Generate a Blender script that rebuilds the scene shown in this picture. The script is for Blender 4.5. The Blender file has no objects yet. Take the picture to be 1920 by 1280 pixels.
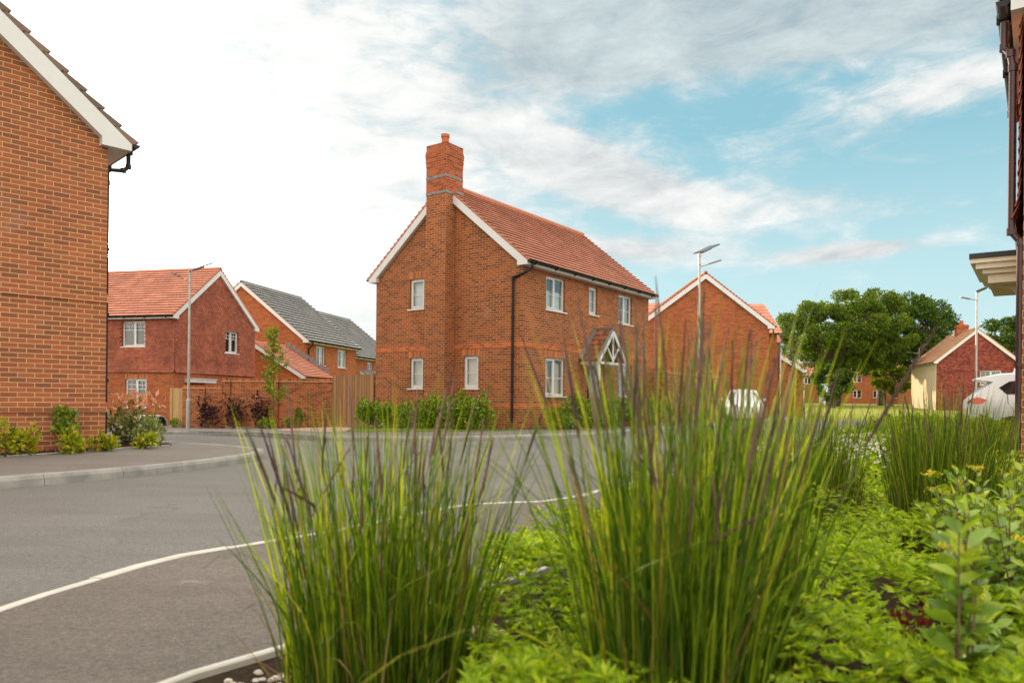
import bpy, math, random
import numpy as np
from mathutils import Vector, Matrix
from mathutils.geometry import delaunay_2d_cdt

random.seed(7); RNG = np.random.default_rng(7)
S = bpy.context.scene
COL = S.collection
R = math.radians

# ------------------------------------------------------------------ camera
FPX = 1371.0
cam = bpy.data.cameras.new("camera"); camo = bpy.data.objects.new("camera", cam); COL.objects.link(camo)
cam.sensor_width = 36.0; cam.sensor_fit = 'HORIZONTAL'
cam.lens = FPX / 1920 * 36
cam.shift_y = (748.4 - 640) / 1920
cam.clip_start = 0.05; cam.clip_end = 3000
camo.location = (0, 0, 1.0)
camo.matrix_world = Matrix.Translation((0, 0, 1.0)) @ Matrix.Rotation(R(90), 4, 'X') @ Matrix.Rotation(0.0102, 4, 'Z')
cam.dof.use_dof = True; cam.dof.focus_distance = 13.0; cam.dof.aperture_fstop = 3.0
S.camera = camo

# ------------------------------------------------------------------ node helpers
class E:
    """tiny expression wrapper round shader sockets"""
    def __init__(s, nt, sock): s.nt = nt; s.k = sock
    def _m(s, op, o=None, o2=None):
        n = s.nt.nodes.new('ShaderNodeMath'); n.operation = op
        s.nt.links.new(s.k, n.inputs[0])
        for i, q in ((1, o), (2, o2)):
            if q is None: continue
            if isinstance(q, E): s.nt.links.new(q.k, n.inputs[i])
            else: n.inputs[i].default_value = q
        return E(s.nt, n.outputs[0])
    def __add__(s, o): return s._m('ADD', o)
    def __sub__(s, o): return s._m('SUBTRACT', o)
    def __mul__(s, o): return s._m('MULTIPLY', o)
    def __truediv__(s, o): return s._m('DIVIDE', o)
    def pw(s, o): return s._m('POWER', o)
    def mx(s, o): return s._m('MAXIMUM', o)
    def mn(s, o): return s._m('MINIMUM', o)
    def ex(s): return s._m('EXPONENT')
    def step(s, a, b):
        n = s.nt.nodes.new('ShaderNodeMapRange'); n.interpolation_type = 'SMOOTHSTEP'
        s.nt.links.new(s.k, n.inputs['Value']); n.inputs['From Min'].default_value = a; n.inputs['From Max'].default_value = b
        return E(s.nt, n.outputs[0])

def node(nt, t, **kw):
    n = nt.nodes.new(t)
    for k, v in kw.items():
        if k.startswith('i_'):
            key = k[2:].replace('_', ' ')
            s = n.inputs[key]
            if isinstance(v, E): nt.links.new(v.k, s)
            elif hasattr(v, 'is_linked'): nt.links.new(v, s)
            else: s.default_value = v
        else: setattr(n, k, v)
    return n
def mixc(nt, fac, a, b, mode='MIX'):
    n = nt.nodes.new('ShaderNodeMix'); n.data_type = 'RGBA'; n.blend_type = mode
    for i, q in ((0, fac), (6, a), (7, b)):
        if isinstance(q, E): nt.links.new(q.k, n.inputs[i])
        elif hasattr(q, 'is_linked'): nt.links.new(q, n.inputs[i])
        elif i == 0: n.inputs[0].default_value = q
        else: n.inputs[i].default_value = (*q, 1)
    return n.outputs[2]
def ramp(nt, fac, stops, interp='LINEAR'):
    n = nt.nodes.new('ShaderNodeValToRGB'); n.color_ramp.interpolation = interp
    nt.links.new(fac.k if isinstance(fac, E) else fac, n.inputs[0])
    el = n.color_ramp.elements
    while len(el) < len(stops): el.new(0.5)
    for e, (p, c) in zip(el, stops): e.position = p; e.color = (*c, 1) if len(c) == 3 else c
    return n.outputs[0]
def noise(nt, vec, scale, detail=4, rough=.55, dist=0.0):
    n = node(nt, 'ShaderNodeTexNoise'); n.inputs['Scale'].default_value = scale; n.inputs['Detail'].default_value = detail
    n.inputs['Roughness'].default_value = rough; n.inputs['Distortion'].default_value = dist
    if vec is not None: nt.links.new(vec, n.inputs['Vector'])
    return E(nt, n.outputs[0])

# ------------------------------------------------------------------ sky, sun, exposure
SUN_AZ, SUN_EL = -28.9, 10.0          # azimuth from +Y towards +X
w = bpy.data.worlds.new("World"); S.world = w; w.use_nodes = True
nt = w.node_tree; nt.nodes.clear()
tc = node(nt, 'ShaderNodeTexCoord')
sep = node(nt, 'ShaderNodeSeparateXYZ'); nt.links.new(tc.outputs['Generated'], sep.inputs[0])
X, Y, Z = (E(nt, sep.outputs[i]) for i in range(3))
sky = node(nt, 'ShaderNodeTexSky', sky_type='NISHITA', sun_disc=False, sun_elevation=R(SUN_EL), sun_rotation=R(SUN_AZ), altitude=50, air_density=1.0, dust_density=1.2, ozone_density=1.6)
AZ = X._m('ARCTAN2', Y); EL = Z._m('ARCSINE')
inv = (Z.mx(0.0) + 0.12)
PX = X / inv; PY = Y / inv
pv = node(nt, 'ShaderNodeCombineXYZ'); nt.links.new(PX.k, pv.inputs[0]); nt.links.new(PY.k, pv.inputs[1])
ae = node(nt, 'ShaderNodeCombineXYZ'); nt.links.new(AZ.k, ae.inputs[0]); nt.links.new((EL * 2.6).k, ae.inputs[1])
n1 = noise(nt, pv.outputs[0], 0.9, 7, .6, .35)
n2 = noise(nt, ae.outputs[0], 5.0, 7, .62, .4)
n3 = noise(nt, ae.outputs[0], 13.0, 6, .65, .6)
def streak(a0, e0, sa, se, rot):
    """elongated soft cloud centred at azimuth a0, elevation e0 (degrees)"""
    da = AZ - R(a0); de = EL - R(e0)
    c, s_ = math.cos(R(rot)), math.sin(R(rot))
    u = (da * c + de * s_) / R(sa); v = (de * c - da * s_) / R(se)
    return ((u * u + v * v) * -1.0).ex()
SD = Vector((math.sin(R(SUN_AZ)) * math.cos(R(SUN_EL)), math.cos(R(SUN_AZ)) * math.cos(R(SUN_EL)), math.sin(R(SUN_EL))))
dot = X * SD.x + Y * SD.y + Z * SD.z
ang = dot.mn(0.999999)._m('ARCCOSINE')
# cloud cover: veil round the sun, the grey bank high on the right, white streaks below it, broken cloud overhead
veil = ang.step(R(47), R(10))
bank = EL.step(R(20.8), R(25.0)) * AZ.step(R(-8), R(6))
band = streak(7.0, 17.0, 9.0, 1.9, -20) * 1.35
band2 = streak(31, 20.5, 7, 1.5, 4) + streak(21, 14.3, 9, 1.8, -6) * .6 + streak(24, 17.8, 10, 2.2, -8) * .38
wisp = streak(24.6, 10.6, 4.6, .62, 3) * 1.3
wisp2 = streak(9, 11.5, 8, 1.0, -4) * .8
cover = veil * 1.05 + bank * .95 + band + band2 * .8 + wisp + wisp2 + (n1 - .5) * .8 * EL.step(R(14), R(40))
back = Y.step(.25, -.35)                       # added cloud behind the camera, out of view, to light the facing walls
over = EL.step(R(31), R(50))  # added cloud above the frame, lights the road and other flat surfaces
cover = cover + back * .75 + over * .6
dens = (cover + (n2 - .5) * 1.55 + (n3 - .5) * 1.0 - .03).step(0.02, .85)
base = mixc(nt, 1.0, sky.outputs[0], (0.62, 1.02, 1.0), 'MULTIPLY')
bluefix = ramp(nt, EL * (1 / R(60)), [(0.0, (4.9, 6.0, 6.15)), (.15, (3.7, 5.4, 5.75)), (.32, (2.0, 3.95, 4.7)), (1.0, (1.4, 2.7, 3.7))])
base = mixc(nt, .92, base, bluefix)
grey = mixc(nt, (bank * 1.25).mn(1.0), (5.9, 6.0, 6.0), (4.1, 4.75, 4.95))
shade = mixc(nt, ((n2 + (n3 - .5) * .5) * 2.4 - .75).mx(0.0).mn(1.0), (.66, .70, .73), (1.12, 1.11, 1.08))
cl = mixc(nt, 1.0, grey, shade, 'MULTIPLY')
cl = mixc(nt, over, cl, (25.0, 23.3, 20.8)); cl = mixc(nt, back, cl, (15.5, 14.0, 11.9))  # out-of-view cloud overhead and behind set extra bright as fill light
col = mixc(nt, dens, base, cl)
# glow of the sun through thin cloud, and the disc itself
gl = (ang * (-1 / R(5.0))).ex() * 26.0 + (ang * (-1 / R(9.5))).ex() * 6.0
glc = node(nt, 'ShaderNodeVectorMath', operation='SCALE'); glc.inputs[0].default_value = (1.0, .93, .80); nt.links.new(gl.k, glc.inputs['Scale'])
addn = node(nt, 'ShaderNodeVectorMath', operation='ADD'); nt.links.new(col, addn.inputs[0]); nt.links.new(glc.outputs[0], addn.inputs[1])
disc = ang.step(R(1.0), R(.55)) * 900.0
dsc = node(nt, 'ShaderNodeVectorMath', operation='SCALE'); dsc.inputs[0].default_value = (1.0, .88, .66); nt.links.new(disc.k, dsc.inputs['Scale'])
add2 = node(nt, 'ShaderNodeVectorMath', operation='ADD'); nt.links.new(addn.outputs[0], add2.inputs[0]); nt.links.new(dsc.outputs[0], add2.inputs[1])
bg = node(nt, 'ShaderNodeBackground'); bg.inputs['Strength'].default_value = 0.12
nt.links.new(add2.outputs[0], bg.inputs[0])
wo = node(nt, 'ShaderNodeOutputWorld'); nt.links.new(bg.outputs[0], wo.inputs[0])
w.cycles.sampling_method = 'MANUAL'; w.cycles.sample_map_resolution = 1024

sl = bpy.data.lights.new("sun", 'SUN'); sl.energy = 5.0; sl.angle = R(0.5); sl.color = (1.0, .79, .52)
so = bpy.data.objects.new("sun", sl); COL.objects.link(so)
so.rotation_euler = (-SD).to_track_quat('-Z', 'Y').to_euler()
S.view_settings.view_transform = 'Standard'; S.view_settings.look = 'None'; S.view_settings.gamma = 1.0
S.view_settings.exposure = 0.36
S.view_settings.use_curve_mapping = False
S.render.engine = 'CYCLES'
S.cycles.max_bounces = 8; S.cycles.diffuse_bounces = 4; S.cycles.transparent_max_bounces = 16
S.cycles.sample_clamp_indirect = 6.0; S.cycles.caustics_reflective = False; S.cycles.caustics_refractive = False
S.cycles.use_denoising = True

# ------------------------------------------------------------------ mesh builder
class MB:
    def __init__(s): s.v = []; s.f = []; s.uv = []
    def vert(s, p): s.v.append(tuple(p)); return len(s.v) - 1
    def face(s, pts, uvs=None):
        i = [s.vert(p) for p in pts]; s.f.append(i); s.uv.append(uvs)
    def box(s, x0, x1, y0, y1, z0, z1, uvm=True):
        x0, x1 = min(x0, x1), max(x0, x1); y0, y1 = min(y0, y1), max(y0, y1); z0, z1 = min(z0, z1), max(z0, z1)
        P = [(x0, y0, z0), (x1, y0, z0), (x1, y1, z0), (x0, y1, z0), (x0, y0, z1), (x1, y0, z1), (x1, y1, z1), (x0, y1, z1)]
        for q, ax in (((0, 1, 5, 4), (0, 2)), ((1, 2, 6, 5), (1, 2)), ((2, 3, 7, 6), (0, 2)), ((3, 0, 4, 7), (1, 2)), ((4, 5, 6, 7), (0, 1)), ((3, 2, 1, 0), (0, 1))):
            s.face([P[k] for k in q], [(P[k][ax[0]], P[k][ax[1]]) for k in q])
    def obox(s, c, ax, ay, az):
        """oriented box: centre and three half-axis vectors"""
        c, ax, ay, az = map(Vector, (c, ax, ay, az))
        P = [c + ax * i + ay * j + az * k for k in (-1, 1) for j in (-1, 1) for i in (-1, 1)]
        la, lb, lc = 2 * ax.length, 2 * ay.length, 2 * az.length
        for q, (m, n) in (((0, 1, 5, 4), (la, lc)), ((1, 3, 7, 5), (lb, lc)), ((3, 2, 6, 7), (la, lc)), ((2, 0, 4, 6), (lb, lc)), ((4, 5, 7, 6), (la, lb)), ((2, 3, 1, 0), (la, lb))):
            s.face([P[k] for k in q], [(0, 0), (m, 0), (m, n), (0, n)])
    def beam(s, p, q, w, h, up=(0, 0, 1)):
        p, q = Vector(p), Vector(q); d = (q - p); L = d.length; d /= L
        a = d.cross(Vector(up)); a = a.normalized() if a.length > 1e-5 else Vector((1, 0, 0))
        b = a.cross(d)
        s.obox((p + q) / 2, d * (L / 2), a * (w / 2), b * (h / 2))
    def tube(s, pts, rad, n=8, cap=True):
        pts = [Vector(p) for p in pts]
        if not hasattr(rad, '__len__'): rad = [rad] * len(pts)
        rings = []; prev = None
        for i, p in enumerate(pts):
            d = (pts[min(i + 1, len(pts) - 1)] - pts[max(i - 1, 0)]).normalized()
            a = prev - d * prev.dot(d) if prev is not None else d.cross(Vector((0, 0, 1)) if abs(d.z) < .9 else Vector((1, 0, 0)))
            a = a.normalized() if a.length > 1e-6 else d.orthogonal().normalized()
            prev = a; b = d.cross(a)
            rings.append([s.vert(p + (a * math.cos(2 * math.pi * k / n) + b * math.sin(2 * math.pi * k / n)) * rad[i]) for k in range(n)])
        for r0, r1 in zip(rings, rings[1:]):
            for k in range(n):
                s.f.append([r0[k], r0[(k + 1) % n], r1[(k + 1) % n], r1[k]]); s.uv.append(None)
        if cap:
            s.f.append(rings[0][::-1]); s.uv.append(None); s.f.append(rings[-1]); s.uv.append(None)
    def prism(s, poly, d):
        """closed polygon (3D points) pushed along vector d"""
        d = Vector(d); A = [Vector(p) for p in poly]; B = [p + d for p in A]; n = len(A)
        s.face(A[::-1]); s.face(B)
        for k in range(n): s.face([A[k], A[(k + 1) % n], B[(k + 1) % n], B[k]])
    def build(s, name, mat, parent=None, smooth=False, fixn=False):
        me = bpy.data.meshes.new(name); me.from_pydata(s.v, [], s.f)
        if any(u is not None for u in s.uv):
            l = me.uv_layers.new(name='UVMap'); k = 0; buf = np.zeros(2 * sum(len(f) for f in s.f), np.float32)
            for f, u in zip(s.f, s.uv):
                if u is not None: buf[2 * k:2 * (k + len(f))] = np.array(u, np.float32).ravel()
                k += len(f)
            l.data.foreach_set('uv', buf)
        if fixn:
            import bmesh
            bm = bmesh.new(); bm.from_mesh(me); bmesh.ops.remove_doubles(bm, verts=bm.verts, dist=1e-5); bmesh.ops.recalc_face_normals(bm, faces=bm.faces); bm.to_mesh(me); bm.free()
        return link(name, me, mat, parent, smooth)
def link(name, me, mat, parent=None, smooth=False):
    if smooth: me.polygons.foreach_set('use_smooth', [True] * len(me.polygons))
    me.update(); me.materials.append(mat)
    o = bpy.data.objects.new(name, me); COL.objects.link(o)
    if parent is not None: o.parent = parent
    return o
def npmesh(name, verts, faces, mat, parent=None, smooth=False):
    """verts (N,3), faces (M,k) numpy arrays"""
    me = bpy.data.meshes.new(name); k = faces.shape[1]
    me.vertices.add(len(verts)); me.vertices.foreach_set('co', np.asarray(verts, np.float32).ravel())
    me.loops.add(faces.size); me.loops.foreach_set('vertex_index', faces.ravel().astype(np.int32))
    me.polygons.add(len(faces)); me.polygons.foreach_set('loop_start', np.arange(0, faces.size, k, dtype=np.int32))
    me.polygons.foreach_set('loop_total', np.full(len(faces), k, np.int32))
    me.update(calc_edges=True)
    return link(name, me, mat, parent, smooth)
def tag(o, label=None, cat=None, group=None, kind=None):
    for k, v in (('label', label), ('category', cat), ('group', group), ('kind', kind)):
        if v: o[k] = v
    return o
def thing(name, loc, rz=0.0, label=None, cat=None, group=None):
    o = bpy.data.objects.new(name, None); COL.objects.link(o); o.empty_display_size = .3
    o.location = loc; o.rotation_euler = (0, 0, rz)
    return tag(o, label, cat, group)
def copy_tree(o, parent=None):
    c = o.copy(); COL.objects.link(c)
    if parent is not None: c.parent = parent
    for ch in list(o.children): copy_tree(ch, c)
    return c

def sst(t): t = np.clip(t, 0, 1); return t * t * (3 - 2 * t)
def gz(x, y):
    """gentle lie of the land: falls away to the back left, rises to the far right"""
    return -0.40 * sst((y - 14) / 17) * sst((1 - x) / 13) + 0.85 * sst((y - 28) / 60) * sst((x - 8) / 14)

# ------------------------------------------------------------------ materials
def new_mat(name):
    m = bpy.data.materials.new(name); m.use_nodes = True; nt = m.node_tree
    b = nt.nodes['Principled BSDF']
    return m, nt, b
def simple(name, col, rough=.5, metal=0.0, var=.12, scale=6.0, bump=0.0, spec=.5, dirt=None):
    m, nt, b = new_mat(name)
    tc = node(nt, 'ShaderNodeTexCoord')
    n = noise(nt, tc.outputs['Object'], scale, 5, .6)
    c = mixc(nt, n.step(.3, .7), tuple(x * (1 - var) for x in col), tuple(min(1, x * (1 + var)) for x in col))
    if dirt:
        n2 = noise(nt, tc.outputs['Object'], scale * .35, 6, .7)
        c = mixc(nt, n2.step(.5, .75) * .7, c, dirt)
    nt.links.new(c, b.inputs['Base Color'])
    b.inputs['Roughness'].default_value = rough; b.inputs['Metallic'].default_value = metal
    b.inputs['Specular IOR Level'].default_value = spec
    if bump:
        nb = noise(nt, tc.outputs['Object'], scale * 8, 4, .6)
        bp = node(nt, 'ShaderNodeBump', i_Strength=bump, i_Distance=.01); nt.links.new(nb.k, bp.inputs['Height']); nt.links.new(bp.outputs[0], b.inputs['Normal'])
    return m
def brick_mat(name, stops, mortar, bw=.225, rh=.075, ms=.0055, offset=.5, blotch=.25, bump=.6, seed=0.0, big=.5):
    m, nt, b = new_mat(name)
    tc = node(nt, 'ShaderNodeTexCoord')
    mp = node(nt, 'ShaderNodeMapping'); nt.links.new(tc.outputs['UV'], mp.inputs[0]); mp.inputs['Location'].default_value = (40 + seed * 3.1, 30.0, 0)
    br = node(nt, 'ShaderNodeTexBrick'); br.offset = offset; br.squash = 1.0
    nt.links.new(mp.outputs[0], br.inputs['Vector'])
    for k, v in (('Scale', 1.0), ('Mortar Size', ms), ('Mortar Smooth', .25), ('Bias', 0.0), ('Brick Width', bw), ('Row Height', rh)): br.inputs[k].default_value = v
    br.inputs['Color1'].default_value = (0, 0, 0, 1); br.inputs['Color2'].default_value = (1, 1, 1, 1); br.inputs['Mortar'].default_value = (.5, .5, .5, 1)
    bwv = node(nt, 'ShaderNodeRGBToBW'); nt.links.new(br.outputs['Color'], bwv.inputs[0])
    c = ramp(nt, bwv.outputs[0], stops)
    nb = noise(nt, tc.outputs['UV'], 60, 5, .7); nl = noise(nt, tc.outputs['UV'], big, 4, .6)
    c = mixc(nt, 1.0, c, ramp(nt, nb, [(.25, (1 - blotch,) * 3), (.75, (1 + blotch * .6,) * 3)]), 'MULTIPLY')
    c = mixc(nt, 1.0, c, ramp(nt, nl, [(.3, (.86, .86, .88)), (.7, (1.1, 1.08, 1.04))]), 'MULTIPLY')
    mo = mixc(nt, nl.step(.3, .7), tuple(x * .85 for x in mortar), mortar)
    c = mixc(nt, br.outputs['Fac'], c, mo)
    ns_ = noise(nt, tc.outputs['UV'], .9, 7, .72, .8); c = mixc(nt, ns_.step(.56, .74) * .20, c, (.46, .36, .27)); c = mixc(nt, ns_.step(.44, .28) * .30, c, (.13, .055, .03))
    nt.links.new(c, b.inputs['Base Color']); b.inputs['Roughness'].default_value = .88; b.inputs['Specular IOR Level'].default_value = .25
    h = E(nt, br.outputs['Fac']) * -1.0 + nb * .35
    bp = node(nt, 'ShaderNodeBump', i_Strength=bump, i_Distance=.008); nt.links.new(h.k, bp.inputs['Height']); nt.links.new(bp.outputs[0], b.inputs['Normal'])
    return m
BR_MAIN = brick_mat('brick_orange_brown', [(0, (.17, .058, .027)), (.25, (.225, .072, .028)), (.5, (.30, .088, .031)), (.8, (.365, .110, .038)), (1, (.28, .098, .038))], (.60, .375, .215), blotch=.2)
BR_LEFT = brick_mat('brick_red_multi', [(0, (.235, .088, .054)), (.25, (.28, .095, .050)), (.55, (.345, .108, .053)), (.85, (.40, .130, .062)), (1, (.30, .110, .057))], (.60, .40, .185), ms=.0065, blotch=.22, seed=1)
BR_WALL = brick_mat('brick_garden_wall', [(0, (.14, .045, .025)), (.25, (.25, .070, .027)), (.6, (.37, .102, .036)), (1, (.44, .13, .048))], (.52, .34, .19), seed=2)
BR_FAR = brick_mat('brick_orange', [(0, (.24, .072, .030)), (.25, (.31, .086, .032)), (.6, (.38, .104, .036)), (1, (.43, .128, .044))], (.44, .25, .14), ms=.0045, seed=3)
BR_STRING = brick_mat('brick_bright_course', [(0, (.36, .085, .03)), (.5, (.50, .125, .038)), (1, (.58, .17, .055))], (.56, .36, .2), seed=4)
BR_SOLDIER = brick_mat('brick_soldier_course', [(0, (.24, .07, .03)), (.4, (.48, .14, .045)), (1, (.58, .2, .07))], (.56, .36, .2), bw=.075, rh=.40, offset=0.0, seed=5)
BR_CHIM = brick_mat('brick_chimney', [(0, (.24, .058, .026)), (.5, (.36, .085, .032)), (1, (.42, .12, .05))], (.48, .26, .15), seed=6)
LEADM = simple('lead_flashing', (.16, .17, .19), .6, 0, .35, 20)
LEADG = simple('weathered_lead_tray', (.17, .20, .205), .6, 0, .6, 25)
WHITE = simple('white_upvc', (.63, .645, .67), .35, 0, .03, 3)
WARMW = simple('white_fascia', (.72, .70, .68), .4, 0, .04, 2, dirt=(.55, .5, .46))
BLACK = simple('black_plastic', (.010, .010, .011), .45, 0, .2, 8, spec=.3)
def tile_mat(name, stops, tw=.33, th=.2, rough=.75, moss=.25, seed=0.0):
    """per-tile colour on roof UVs (u along the eaves, v up the slope)"""
    m, nt, b = new_mat(name)
    tc = node(nt, 'ShaderNodeTexCoord')
    mp = node(nt, 'ShaderNodeMapping'); nt.links.new(tc.outputs['UV'], mp.inputs[0]); mp.inputs['Location'].default_value = (20 + seed, 20.0, 0)
    br = node(nt, 'ShaderNodeTexBrick'); br.offset = .5; nt.links.new(mp.outputs[0], br.inputs['Vector'])
    for k, v in (('Scale', 1.0), ('Mortar Size', .003), ('Mortar Smooth', .1), ('Bias', 0.0), ('Brick Width', tw), ('Row Height', th)): br.inputs[k].default_value = v
    br.inputs['Color1'].default_value = (0, 0, 0, 1); br.inputs['Color2'].default_value = (1, 1, 1, 1); br.inputs['Mortar'].default_value = (.1, .1, .1, 1)
    bwv = node(nt, 'ShaderNodeRGBToBW'); nt.links.new(br.outputs['Color'], bwv.inputs[0])
    c = ramp(nt, bwv.outputs[0], stops)
    nl = noise(nt, tc.outputs['UV'], 1.1, 5, .65); nf = noise(nt, tc.outputs['UV'], 45, 4, .7)
    c = mixc(nt, 1.0, c, ramp(nt, nl, [(.3, (1 - moss,) * 3), (.7, (1.12, 1.1, 1.08))]), 'MULTIPLY')
    c = mixc(nt, 1.0, c, ramp(nt, nf, [(.3, (.85,) * 3), (.7, (1.1,) * 3)]), 'MULTIPLY')
    nt.links.new(c, b.inputs['Base Color']); b.inputs['Roughness'].default_value = rough; b.inputs['Specular IOR Level'].default_value = .35
    bp = node(nt, 'ShaderNodeBump', i_Strength=.4, i_Distance=.01); nt.links.new(nf.k, bp.inputs['Height']); nt.links.new(bp.outputs[0], b.inputs['Normal'])
    return m
RT_RED = tile_mat('roof_tile_red', [(0, (.44, .175, .112)), (.5, (.50, .205, .132)), (1, (.56, .24, .158))])
RT_SLATE = tile_mat('roof_tile_grey', [(0, (.20, .205, .21)), (.5, (.225, .23, .235)), (1, (.25, .255, .26))], seed=3)
RT_DARK = tile_mat('roof_tile_brown', [(0, (.16, .11, .09)), (1, (.26, .18, .14))], seed=5)
RT_PORCH = tile_mat('porch_clay_tile', [(0, (.13, .04, .022)), (.5, (.27, .075, .035)), (1, (.36, .11, .05))], tw=.165, th=.16, seed=7)
RT_SUN = tile_mat('roof_tile_sunlit', [(0, (.40, .2, .11)), (1, (.55, .3, .17))], seed=8)  # sunlit orange-buff tone put into the tile colour
def island_mat(name, stops, rough=.8, transl=0.0, spec=.3, noise_amt=.0, tint=None):
    """colour varies from piece to piece (each tile or leaf is its own island)"""
    m, nt, b = new_mat(name)
    g = node(nt, 'ShaderNodeNewGeometry')
    c = ramp(nt, g.outputs['Random Per Island'], stops)
    if noise_amt:
        tc = node(nt, 'ShaderNodeTexCoord'); n = noise(nt, tc.outputs['Object'], noise_amt, 4, .6)
        c = mixc(nt, 1.0, c, ramp(nt, n, [(.3, (.72, .76, .7)), (.7, (1.2, 1.18, 1.1))]), 'MULTIPLY')
    nt.links.new(c, b.inputs['Base Color']); b.inputs['Roughness'].default_value = rough; b.inputs['Specular IOR Level'].default_value = spec
    if transl:
        t = node(nt, 'ShaderNodeBsdfTranslucent')
        tcol = mixc(nt, 1.0, c, tint or (1.35, 1.25, .6), 'MULTIPLY'); nt.links.new(tcol, t.inputs[0])
        mx = node(nt, 'ShaderNodeMixShader'); mx.inputs[0].default_value = transl
        nt.links.new(b.outputs[0], mx.inputs[1]); nt.links.new(t.outputs[0], mx.inputs[2])
        nt.links.new(mx.outputs[0], nt.nodes['Material Output'].inputs[0])
    return m
HUNG = island_mat('hung_clay_tile', [(0, (.25, .073, .046)), (.3, (.285, .084, .053)), (.7, (.33, .101, .063)), (1, (.365, .12, .074))], .8, noise_amt=1.2)
LEAF_OAK = island_mat('oak_leaf', [(0, (.035, .08, .010)), (.5, (.085, .155, .015)), (1, (.20, .265, .026))], .55, .45, noise_amt=.5)
LEAF_DARK = island_mat('dark_tree_leaf', [(0, (.03, .07, .012)), (.5, (.07, .135, .016)), (1, (.13, .20, .022))], .55, .3, noise_amt=.5)
LEAF_LIME = island_mat('lime_leaf', [(0, (.11, .18, .015)), (.5, (.21, .29, .02)), (1, (.33, .36, .03))], .5, .4, noise_amt=2)
LEAF_HEDGE = island_mat('hedge_leaf', [(0, (.05, .11, .01)), (.4, (.13, .225, .014)), (.75, (.25, .36, .02)), (1, (.38, .47, .035))], .38, .34, spec=.5, noise_amt=2.5)
LEAF_GOLD = island_mat('yellow_green_leaf', [(0, (.10, .17, .012)), (.35, (.25, .32, .015)), (.75, (.42, .42, .02)), (.93, (.50, .40, .03)), (1, (.55, .22, .05))], .42, .35, noise_amt=4)
LEAF_PINK = island_mat('pink_tipped_leaf', [(0, (.45, .40, .12)), (.2, (.60, .32, .18)), (.6, (.72, .32, .24)), (1, (.85, .48, .38))], .4, .3, noise_amt=3)
LEAF_VARI = island_mat('variegated_leaf', [(0, (.09, .15, .03)), (.5, (.22, .28, .08)), (1, (.52, .52, .30))], .45, .3, noise_amt=4)
LEAF_PURP = island_mat('purple_leaf', [(0, (.018, .008, .011)), (.6, (.05, .018, .022)), (1, (.10, .038, .036))], .4, .2, tint=(1.3, .7, .6))
LEAF_FERN = island_mat('lime_groundcover_leaf', [(0, (.12, .23, .014)), (.4, (.25, .39, .016)), (.8, (.40, .53, .02)), (1, (.50, .56, .05))], .5, .5, noise_amt=2.2)
LEAF_SPIR = island_mat('spiraea_leaf', [(0, (.09, .18, .02)), (.5, (.20, .32, .03)), (1, (.36, .46, .05))], .42, .35, spec=.45, noise_amt=4)
LEAF_RED = island_mat('red_leaf', [(0, (.05, .010, .009)), (1, (.17, .028, .02))], .45, .3, tint=(1.3, .7, .6))
FLOWER_Y = island_mat('yellow_flower', [(0, (.45, .38, .02)), (1, (.68, .58, .05))], .6, .3)
FLOWER_W = island_mat('white_petal', [(0, (.7, .7, .62)), (1, (.85, .84, .8))], .6, .3, tint=(1, 1, 1))
GRASS = island_mat('grass_blade', [(0, (.022, .054, .005)), (.3, (.048, .098, .007)), (.62, (.10, .17, .009)), (.82, (.22, .30, .014)), (.92, (.33, .38, .03)), (.96, (.30, .20, .06)), (1, (.16, .085, .05))], .62, .42, spec=.25, noise_amt=3, tint=(1.5, 1.45, .45))
STRAW = island_mat('dead_grass_straw', [(0, (.10, .065, .025)), (.5, (.24, .17, .07)), (1, (.38, .29, .13))], .8, .25, tint=(1.1, 1, .7))
PLUME = island_mat('purple_grass_head', [(0, (.07, .038, .035)), (.6, (.15, .085, .07)), (1, (.24, .16, .11))], .8, .15, tint=(1, .9, .8))
BARK = simple('bark', (.075, .052, .036), .9, 0, .5, 5, .8)
TWIG = simple('twig', (.13, .085, .05), .85, 0, .3, 12)
TIMBER = None
def timber_mat(name, stops):
    m, nt, b = new_mat(name)
    g = node(nt, 'ShaderNodeNewGeometry'); tc = node(nt, 'ShaderNodeTexCoord')
    c = ramp(nt, g.outputs['Random Per Island'], stops)
    mp = node(nt, 'ShaderNodeMapping'); nt.links.new(tc.outputs['Object'], mp.inputs[0]); mp.inputs['Scale'].default_value = (14, 14, .9)
    n = noise(nt, mp.outputs[0], 3.0, 6, .65, .6)
    c = mixc(nt, 1.0, c, ramp(nt, n, [(.3, (.6, .57, .52)), (.55, (1, 1, 1)), (.8, (1.15, 1.12, 1.05))]), 'MULTIPLY')
    nt.links.new(c, b.inputs['Base Color']); b.inputs['Roughness'].default_value = .8
    return m
TIMBER = timber_mat('fence_timber', [(0, (.22, .105, .042)), (.5, (.32, .165, .07)), (1, (.42, .23, .10))])
TIMBERG = timber_mat('gate_timber', [(0, (.40, .25, .10)), (1, (.52, .34, .15))])
GALV = simple('galvanised_steel', (.42, .42, .41), .42, .7, .12, 5)
PANELM = simple('solar_panel_face', (.018, .03, .035), .34, 0, .2, 4, spec=.4)
PANELB = simple('solar_panel_back', (.20, .21, .22), .5, .3, .08, 5)
KERB = simple('concrete_kerb', (.25, .245, .23), .85, 0, .2, 3.2, .5, dirt=(.10, .105, .098))
KERBW = simple('pale_concrete_edging', (.44, .425, .385), .85, 0, .07, 4, .3, dirt=(.33, .315, .28))
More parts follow.
